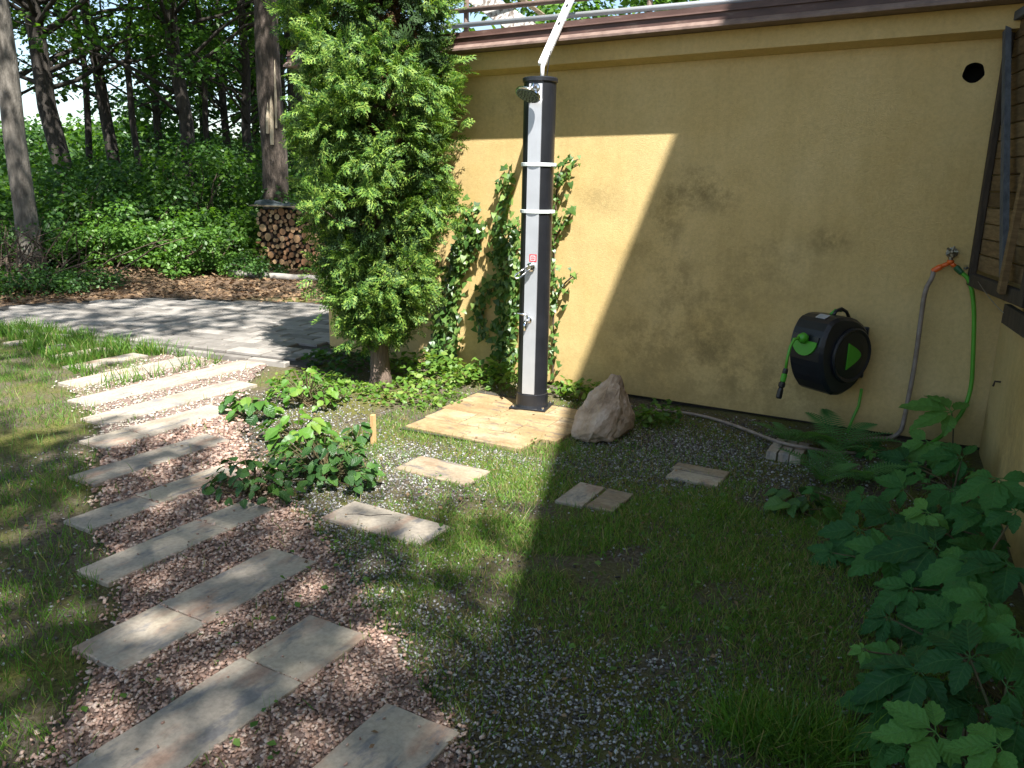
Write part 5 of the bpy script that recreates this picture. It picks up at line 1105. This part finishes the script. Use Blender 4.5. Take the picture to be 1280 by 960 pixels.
tp_.add(V, [(j*nu+i, j*nu+i+1, (j+1)*nu+i+1, (j+1)*nu+i) for j in range(nv-1) for i in range(nu-1)]); tp_.build("tarpaulin", M['tarp'], pile, smooth=True)
# fallen birch log
a, b2 = G(287, 346), G(420, 354); m_ = MB(); rg = np.random.default_rng(3)
m_.tube([p_+np.array([0, 0, .06]) for p_ in curve(a, b2, 9, .0, .018, rg)], [.055, .06, .058, .062, .056, .06, .055, .05, .052], 12); o = m_.build("birch_log", M['birch'], org=a, smooth=True); tag(o, "long greyish birch log lying on the leaf litter below the firewood", "log")
# brushwood heap
c = G(12, 352); br_ = empty("brushwood_heap", (c[0], c[1], 0)); tag(br_, "dark heap of dead branches leaning round the grey trunk", "brushwood"); rg = np.random.default_rng(8); m_ = MB()
for i in range(150):
    p_ = c+np.array([rg.normal()*.6, rg.normal()*.6, rg.uniform(0, .15)]); q_ = p_+np.array([rg.normal()*.55, rg.normal()*.55, rg.uniform(.1, .95)]); m_.tube(curve(p_, q_, 4, .06, .04, rg), [.014, .011, .008, .003], 4)
o = m_.build("dead_branch", M['twig'], br_); tag(o, kind="stuff")
cen = np.stack([c[0]+rg.normal(size=26)*.5, c[1]+rg.normal(size=26)*.5, rg.uniform(.1, .8, 26)], 1); o = leaves_cloud("needle", cen, .3, 60, .06, L_DARK, br_, T=LEAF2); tag(o, kind="stuff")
# leaf litter
n_ = 15000; x = RNG.uniform(-15, -7.2, n_); y = RNG.uniform(5.5, 13.5, n_)
k = ~inpoly(x, y, [(-9.95, 4.40), (-4.9, 5.04), (-4.9, 8.5), (-7.3, 7.9), (-9.4, 6.95), (-10.2, 5.6)]) ; x, y = x[k], y[k]; n_ = len(x)
o = link("leaf_litter", scatter_mesh("leaf_litter", LEAF2, np.stack([x, y, hz(x, y)+RNG.uniform(.004, .03, n_)], 1), frames(np.stack([RNG.normal(0, .35, n_), RNG.normal(0, .35, n_), np.ones(n_)], 1), rand_unit(n_)), RNG.uniform(.04, .10, n_)), M['litter']); tag(o, "brown fallen leaves between the driveway and the wood", "leaf litter", kind="stuff")
n_ = 420; x = RNG.uniform(-4, .3, n_); y = RNG.uniform(1.0, 5.2, n_); osl = on_slab(x, y, 0)
o = link("leaf_litter", scatter_mesh("leaf_litter", LEAF2, np.stack([x, y, np.where(osl, .028, hz(x, y)+.018)], 1), frames(np.stack([RNG.normal(0, .4, n_), RNG.normal(0, .4, n_), np.ones(n_)], 1), rand_unit(n_)), RNG.uniform(.012, .032, n_)), M['litter']); tag(o, "small dry leaves scattered on the lawn and gravel", "leaf litter", kind="stuff")

# ================================================================== PLANTS IN THE YARD
# ------------------------------------------------------------------ ivy on the wall
def ivy(name, stems, label, dens, size, seed, group="ivy plants climbing the ochre wall"):
    rg = np.random.default_rng(seed); P0 = WY(*stems[0][0], YW-.03); root = empty(name, (P0[0], YW-.03, max(0, P0[2]))); tag(root, label, "ivy", group)
    st = MB(); pos = []; nr = []; hd_ = []; sz = []
    for s_ in stems:
        P = [WY(a, b2, YW-.03) for a, b2 in s_]
        for p_ in P: p_[1] = YW-.012-rg.uniform(0, .03)
        st.tube(P, [.007]*(len(P)-1)+[.003], 5)
        for a, b2 in zip(P[:-1], P[1:]):
            L = np.linalg.norm(b2-a); m_ = max(1, int(L*dens))
            for i in range(m_):
                q_ = a+(b2-a)*rg.uniform()+np.array([rg.normal()*.035, -abs(rg.normal())*.05-.01, rg.normal()*.035]); pos.append(q_)
                nr.append((rg.normal()*.45, -1, rg.uniform(.1, 1.1))); hd_.append((rg.normal()*.6, -.3, -.8+rg.normal()*.4)); sz.append(size*rg.uniform(.6, 1.3))
    st.build("stem", M['twig'], root); o = link("foliage", scatter_mesh("foliage", IVYL, np.array(pos), frames(np.array(nr, float), np.array(hd_, float)), np.array(sz)), L_IVY, root); tag(o, kind="stuff"); return root
ivy("ivy", [[(548, 470), (552, 430), (560, 395), (566, 350), (575, 310), (585, 275), (595, 255)], [(562, 470), (572, 430), (570, 385), (578, 340), (590, 300), (608, 275)], [(570, 340), (590, 310), (600, 285)], [(552, 440), (546, 415), (556, 380)]], "ivy climbing in two strands between the conifer and ivy behind the shower", 190, .052, 1)
ivy("ivy", [[(620, 472), (628, 430), (632, 390), (630, 350), (628, 310), (632, 270), (634, 235), (636, 208)], [(636, 470), (640, 430), (645, 390), (642, 350), (646, 310), (650, 275)], [(612, 420), (604, 400), (600, 380), (614, 360), (628, 345)], [(640, 320), (622, 300), (616, 280)], [(640, 400), (650, 370), (652, 330)]], "dense dark ivy climbing the wall directly left of the shower column", 210, .052, 2)
ivy("ivy", [[(690, 470), (692, 300), (697, 225), (705, 205), (722, 199)], [(692, 300), (700, 285), (712, 268), (718, 258)], [(690, 380), (702, 358), (712, 348), (721, 342)], [(700, 225), (712, 212), (724, 206)]], "sparse ivy with three side shoots right of the shower column", 95, .045, 3)

# ------------------------------------------------------------------ creeper with five-fingered leaves
def leaflet(L, w_, teeth=7, fold=.35, droop=.3, rg=None):
    V = [(0, 0, 0)]; F = []; k = teeth*2
    mid_i = []; lf = []; rt_ = []
    for i in range(1, k+1):
        s = i/k; env = w_*math.sin(math.pi*s**.82)**.9*(1 if s < .97 else .3); tooth = 1.0 if i % 2 else .86
        hw = env*tooth; z = -droop*L*s*s; x_ = L*s
        mid_i.append(len(V)); V.append((x_, 0, z)); lf.append(len(V)); V.append((x_+.04*L*(i % 2), -hw, z+hw*fold)); rt_.append(len(V)); V.append((x_+.04*L*(i % 2), hw, z+hw*fold))
    F += [(0, lf[0], mid_i[0]), (0, mid_i[0], rt_[0])]
    for i in range(k-1): F += [(mid_i[i], lf[i], lf[i+1], mid_i[i+1]), (rt_[i], mid_i[i], mid_i[i+1], rt_[i+1])]
    return np.array(V, float), F
def leaf_uv(V, n_):
    out = [(0, 0, 0)]; L = V[:, 0].max()
    for i in range(1, n_): out.append((float(V[i, 0]/L), (0.0, -1.0, 1.0)[(i-1) % 3], 0.0))
    return out
def set_uv(me, uv_):
    at = me.attributes.new("luv", 'FLOAT_VECTOR', 'POINT'); at.data.foreach_set("vector", np.array(uv_, np.float32).ravel())
def palmate(seed):
    rg = np.random.default_rng(seed); m_ = MB(); uv_ = []
    for a, L in ((0, 1.0), (.85, .88), (-.85, .88), (1.75, .62), (-1.75, .62)):
        V, F = leaflet(L*rg.uniform(.92, 1.08), .30*L, 6, rg.uniform(.08, .3), rg.uniform(.15, .5)); uv_ += leaf_uv(V, len(V)); a += rg.normal()*.08; V[:, 0] += .10; V[:, 2] += .02*np.sin(V[:, 0]*9+rg.uniform(0, 6))
        t_ = rg.normal()*.2; V[:, 2] += V[:, 1]*t_; c, s = math.cos(a), math.sin(a)
        m_.add(np.stack([V[:, 0]*c-V[:, 1]*s, V[:, 0]*s+V[:, 1]*c, V[:, 2]], 1), F)
        m_.tube([(0, 0, 0), (.12*c, .12*s, 0)], .012, 4, False); uv_ += [(0, 0, 0)]*8
    me = m_.mesh("leaf"); me.materials.append(L_CREEP); set_uv(me, uv_); return me
PAL = [palmate(i) for i in range(5)]
def put_leaf(me, parent, p_, nrm, head, sc_, name="leaf"):
    R = frames(np.array([nrm], float), np.array([head], float))[0]
    o = bpy.data.objects.new(name, me); COL.objects.link(o); o.parent = parent
    mt = Matrix(((*R[0], 0), (*R[1], 0), (*R[2], 0), (0, 0, 0, 1)))
    o.rotation_euler = mt.to_euler(); o.location = tuple(np.array(p_)-world_org(parent)); o.scale = (sc_, sc_, sc_); return o
# photo point, height, radius in photo pixels
CREEP = [(1190, 515, .30, 48), (1160, 552, .20, 40), (1203, 572, .22, 40), (1135, 575, .12, 36), (1247, 598, .42, 52), (1190, 612, .26, 42), (1230, 640, .28, 44), (1075, 662, .14, 52), (1115, 640, .18, 40), (1110, 690, .16, 50), (1170, 682, .24, 72), (1213, 702, .26, 62), (1260, 705, .30, 52), (1140, 735, .12, 44),
         (1112, 772, .10, 36), (1190, 775, .18, 46), (1235, 752, .26, 44), (1150, 838, .20, 72), (1213, 822, .28, 66), (1258, 858, .30, 62), (1274, 790, .34, 50), (1118, 880, .10, 60), (1170, 915, .18, 62), (1250, 932, .26, 52), (1215, 880, .16, 52), (1080, 620, .14, 34), (1130, 610, .16, 36), (1040, 690, .06, 30), (1275, 900, .26, 50), (1105, 925, .08, 46), (1205, 950, .14, 52), (1160, 640, .20, 40), (1230, 690, .14, 40), (1180, 730, .12, 44), (1270, 640, .34, 40), (1120, 820, .08, 40), (1200, 655, .14, 42), (1270, 960, .2, 50), (1150, 780, .07, 40)]
roots = [np.array([.10, 5.35, 0]), np.array([.13, 4.6, 0]), np.array([.02, 4.0, 0]), np.array([.22, 3.4, 0]), np.array([.30, 2.75, 0]), np.array([.22, 2.25, 0])]
rlab = ["small creeper with drooping five fingered leaves in the wall corner", "five leaved creeper leaning on the side wall just below the plank panel", "five leaved creeper spreading toward lawn from middle of the side wall", "five leaved creeper with broad dark leaves hiding the foot of side wall", "vigorous five leaved creeper with large toothed leaves beside the gravel patch", "five leaved creeper with one pale bright leaf at the bottom of bed"]
pts = []
for (a, b2, z, r) in CREEP: pts.append((G(a, b2, z), r))
crp = []
for i, r_ in enumerate(roots):
    e_ = empty("creeper_plant", r_); tag(e_, rlab[i], "creeper", "five leaved creepers along the side wall"); crp.append((e_, MB()))
rg = np.random.default_rng(44)
def add_creeper(p_, rad_m, rg):
    i = int(np.argmin([np.hypot(*(p_-r_)[:2]) for r_ in roots])); e_, st = crp[i]
    tocam = CAM-p_; tocam /= np.linalg.norm(tocam)
    nrm = np.array([rg.normal()*.25-.12, rg.normal()*.25-.1, 1.0])+tocam*.6
    out = p_-roots[i]; out[2] = 0; out = out/(np.linalg.norm(out)+1e-6)
    head = out*.5+np.array([-.55, -.65, -.1])+rg.normal(size=3)*.35
    put_leaf(PAL[rg.integers(5)], e_, p_, nrm, head, rad_m)
    r0 = roots[i]+np.array([rg.normal()*.04, rg.normal()*.04, -.02]); mid = (r0+p_)/2+np.array([0, 0, .06])
    st.tube([r0, mid, p_-np.array([0, 0, .004])], [.006, .0045, .003], 5)
for p_, r in pts:
    d_ = np.linalg.norm(p_-CAM); add_creeper(p_, r*d_/1000*.92, rg)
for i in range(34):           # lower leaves that fill the bed
    yy = rg.uniform(2.0, 5.3); xx = .2+.08*(YW-yy)-abs(rg.normal())*.26-.06; p_ = np.array([xx, yy, rg.uniform(.04, .16)])
    add_creeper(p_, rg.uniform(.045, .10), rg)
for e_, st in crp: st.build("stem", M['stem'], e_)
# lobed low plant at the lawn side of the bed, and small seedlings
LOB = []
def ovate(seed, fold=.3, droop=.25, w_=.42):
    V, F = leaflet(1.0, w_, 4, fold, droop); m_ = MB(); m_.add(V, F); me = m_.mesh("leaf"); set_uv(me, leaf_uv(V, len(V))); return me
def herb_leaf(mat, seed, w_, droop):
    me = ovate(seed, .25, droop, w_); me.materials.append(mat); return me
HB = [herb_leaf(L_HERB, i, w_, dr) for i, (w_, dr) in enumerate(((.42, .2), (.46, .35), (.38, .3)))]
L_HERBL = leaf_mat("fresh_herb_leaf", [(0.0, (0.06, 0.15, 0.025)), (0.6, (0.10, 0.22, 0.03)), (1.0, (0.18, 0.28, 0.05))], 0.38, rough=0.42, objrnd=True)
HL = [herb_leaf(L_HERBL, i, w_, dr) for i, (w_, dr) in enumerate(((.42, .2), (.46, .35), (.36, .3)))]
def leafy_plant(name, c, rx, ry, h, n_l, size, meshes, label, group, seed, cat="plant"):
    rg = np.random.default_rng(seed); root = empty(name, (c[0], c[1], 0)); tag(root, label, cat, group); st = MB()
    for i in range(n_l):
        a = rg.uniform(0, 6.283); q_ = math.sqrt(rg.uniform(.0, 1)); z = h*(rg.uniform(.25, 1.0)*(1-.55*q_*q_))+.015
        p_ = np.array([c[0]+rx*q_*math.cos(a), c[1]+ry*q_*math.sin(a), z]); out = np.array([math.cos(a), math.sin(a), 0])
        put_leaf(meshes[rg.integers(len(meshes))], root, p_, out*.45+rg.normal(size=3)*.3+np.array([0, 0, 1]), out+rg.normal(size=3)*.5, size*rg.uniform(.65, 1.25))
        if i % 2 == 0: st.tube([(c[0]+rg.normal()*rx*.2, c[1]+rg.normal()*ry*.2, -.02), (p_+np.array([c[0], c[1], 0]))/2*np.array([1, 1, .5])+np.array([0, 0, z*.35]), p_], [.005, .004, .0025], 5)
    st.build("stem", M['stem'], root); return root
GP = "leafy plants in the bed by the path"
leafy_plant("strawberry_plant", G(405, 600), .33, .22, .25, 190, .062, HB, "dark green broad leaved bush spilling over gravel beside the path", GP, 1)
leafy_plant("strawberry_plant", G(318, 622), .25, .17, .20, 95, .062, HB, "low dark green plant touching the right end of a path slab", GP, 2)
leafy_plant("strawberry_plant", G(372, 552), .22, .17, .19, 45, .095, HL, "fresh green broad leaved plant behind the dark green bush", GP, 3)
leafy_plant("strawberry_plant", G(312, 521), .22, .15, .18, 48, .085, HB+HL, "broad leaved plant at the sunny gravel edge next to blown out slabs", GP, 4)
leafy_plant("phlox_plant", G(385, 505), .30, .22, .30, 120, .06, HL, "tall fresh green plant with small leaves next to the conifer", GP, 5)
leafy_plant("seedling", G(447, 556), .06, .05, .16, 9, .07, HB, "thin young sapling with few leaves beside the pine stake", GP, 6)
leafy_plant("lobed_weed", G(1000, 640), .16, .14, .13, 30, .085, HB, "low broad leaved weed at the lawn edge of creeper bed", GP, 7)
leafy_plant("seedling", G(1000, 930), .10, .08, .06, 10, .07, HB, "tiny seedling with pointed leaves in the long grass", GP, 8)
# low weeds along the foot of the wall
def weed_patch(c, rx, ry, h, n_l, size, label, seed, mat=L_LIGHT):
    rg = np.random.default_rng(seed); root = empty("weed_patch", (c[0], c[1], 0)); tag(root, label, "weeds", "weeds at the foot of the ochre wall"); a = rg.uniform(0, 6.283, n_l); q_ = np.sqrt(rg.uniform(0, 1, n_l))
    p_ = np.stack([c[0]+rx*q_*np.cos(a), c[1]+ry*q_*np.sin(a), h*rg.uniform(.1, 1, n_l)*(1-.5*q_*q_)+.01], 1)
    o = link("foliage", scatter_mesh("foliage", OAKL, p_, frames(np.stack([rg.normal(size=n_l)*.5, rg.normal(size=n_l)*.5, np.ones(n_l)], 1), rg.normal(size=(n_l, 3))), rg.uniform(.6, 1.3, n_l)*size), mat, root); tag(o, kind="stuff")
weed_patch((-3.22, 5.42), .32, .16, .22, 260, .055, "light green weeds at wall foot under the dense ivy", 1)
weed_patch((-2.42, 5.42), .28, .14, .16, 220, .055, "light green weeds at wall foot between shower and boulder", 2)
weed_patch((-1.72, 5.15), .16, .18, .15, 150, .05, "shaded weeds at wall foot just right of the boulder", 3, L_BUSH)
weed_patch((-3.75, 5.25), .42, .28, .26, 480, .055, "mixed light green weeds under the two strand ivy", 4)
weed_patch((-4.55, 5.2), .45, .30, .20, 380, .06, "dark weeds round the shaded end of the wall behind the conifer", 5, L_DARK)
weed_patch((-3.55, 4.75), .45, .35, .10, 520, .04, "yellow green ground weeds between conifer trunk and shower patio", 6)
weed_patch((-4.25, 4.5), .45, .30, .12, 420, .045, "yellow green ground weeds before the conifer trunk", 7)
n_ = 900; x = RNG.uniform(-2.4, .1, n_); y = RNG.uniform(1.2, 4.6, n_); k = ~on_slab(x, y, 0) & (smooth_noise(x, y, 3, 71) > -.1); x, y = x[k], y[k]; n_ = len(x)
o = link("clover", scatter_mesh("clover", OAKL, np.stack([x, y, hz(x, y)+RNG.uniform(.01, .045, n_)], 1), frames(np.stack([RNG.normal(0, .35, n_), RNG.normal(0, .35, n_), np.ones(n_)], 1), rand_unit(n_)), RNG.uniform(.012, .035, n_)), L_BUSH); tag(o, "small broad clover leaves scattered through the lawn", "clover", kind="stuff")

# ------------------------------------------------------------------ ferns
def frond(seed, n_p=20, w0=.26):
    rg = np.random.default_rng(seed); m_ = MB(); pts = []
    for i in range(n_p+3):
        s = i/(n_p+2); pts.append(np.array([s, 0, .45*s-.62*s*s]))
    m_.tube(pts, [.008*(1-.8*i/(n_p+2)) for i in range(n_p+3)], 4, False)
    for i in range(2, n_p+2):
        s = i/(n_p+2); L = w0*math.sin(math.pi*min(1, .18+.80*s))**.8*(1-.2*s)
        for sg in (-1, 1):
            b0 = pts[i]; d = np.array([.38, sg*1.0, -.12]); d /= np.linalg.norm(d); pw = np.array([.013, 0, .0])
            m_.add([b0-pw, b0+d*L*.5-pw*.9+np.array([0, 0, .01]), b0+d*L, b0+d*L*.5+pw*.9+np.array([0, 0, .01]), b0+pw], [(0, 1, 2, 3, 4)])
    me = m_.mesh("frond"); me.materials.append(L_FERN); return me
FR = [frond(i) for i in range(3)]
def fern(c, n_f, size, label, seed, heads=None):
    rg = np.random.default_rng(seed); root = empty("fern", (c[0], c[1], 0)); tag(root, label, "fern", "ferns under the hose reel")
    for i in range(n_f):
        a = 6.283*i/n_f+rg.normal()*.25; head = np.array([math.cos(a), math.sin(a), rg.uniform(.25, .8)]); sd2 = np.array([-math.sin(a), math.cos(a), 0]); nrm = np.cross(head, sd2); nrm = nrm if nrm[2] > 0 else -nrm
        put_leaf(FR[i % 3], root, np.array([c[0], c[1], 0.0]), nrm, head, size*rg.uniform(.75, 1.15), "frond")
fern(G(1045, 566), 10, .44, "larger feathery fern growing right under the hose reel", 1)
fern(G(985, 556), 8, .30, "small fern drooping over the end of grey hose", 2)
fern(G(1070, 600), 10, .34, "low fern between the lawn and the wall corner creeper", 3)
fern(G(1030, 605), 9, .28, "tiny fern at the lawn corner below the larger fern", 4)
for o in bpy.data.objects:
    if o.type == 'MESH' and o.name.startswith(('crown', 'foliage')) and o.parent and 'kind' not in o: o['kind'] = 'stuff'
print("tris", sum(len(m.loops)-2*len(m.polygons) for m in bpy.data.meshes if m.users))
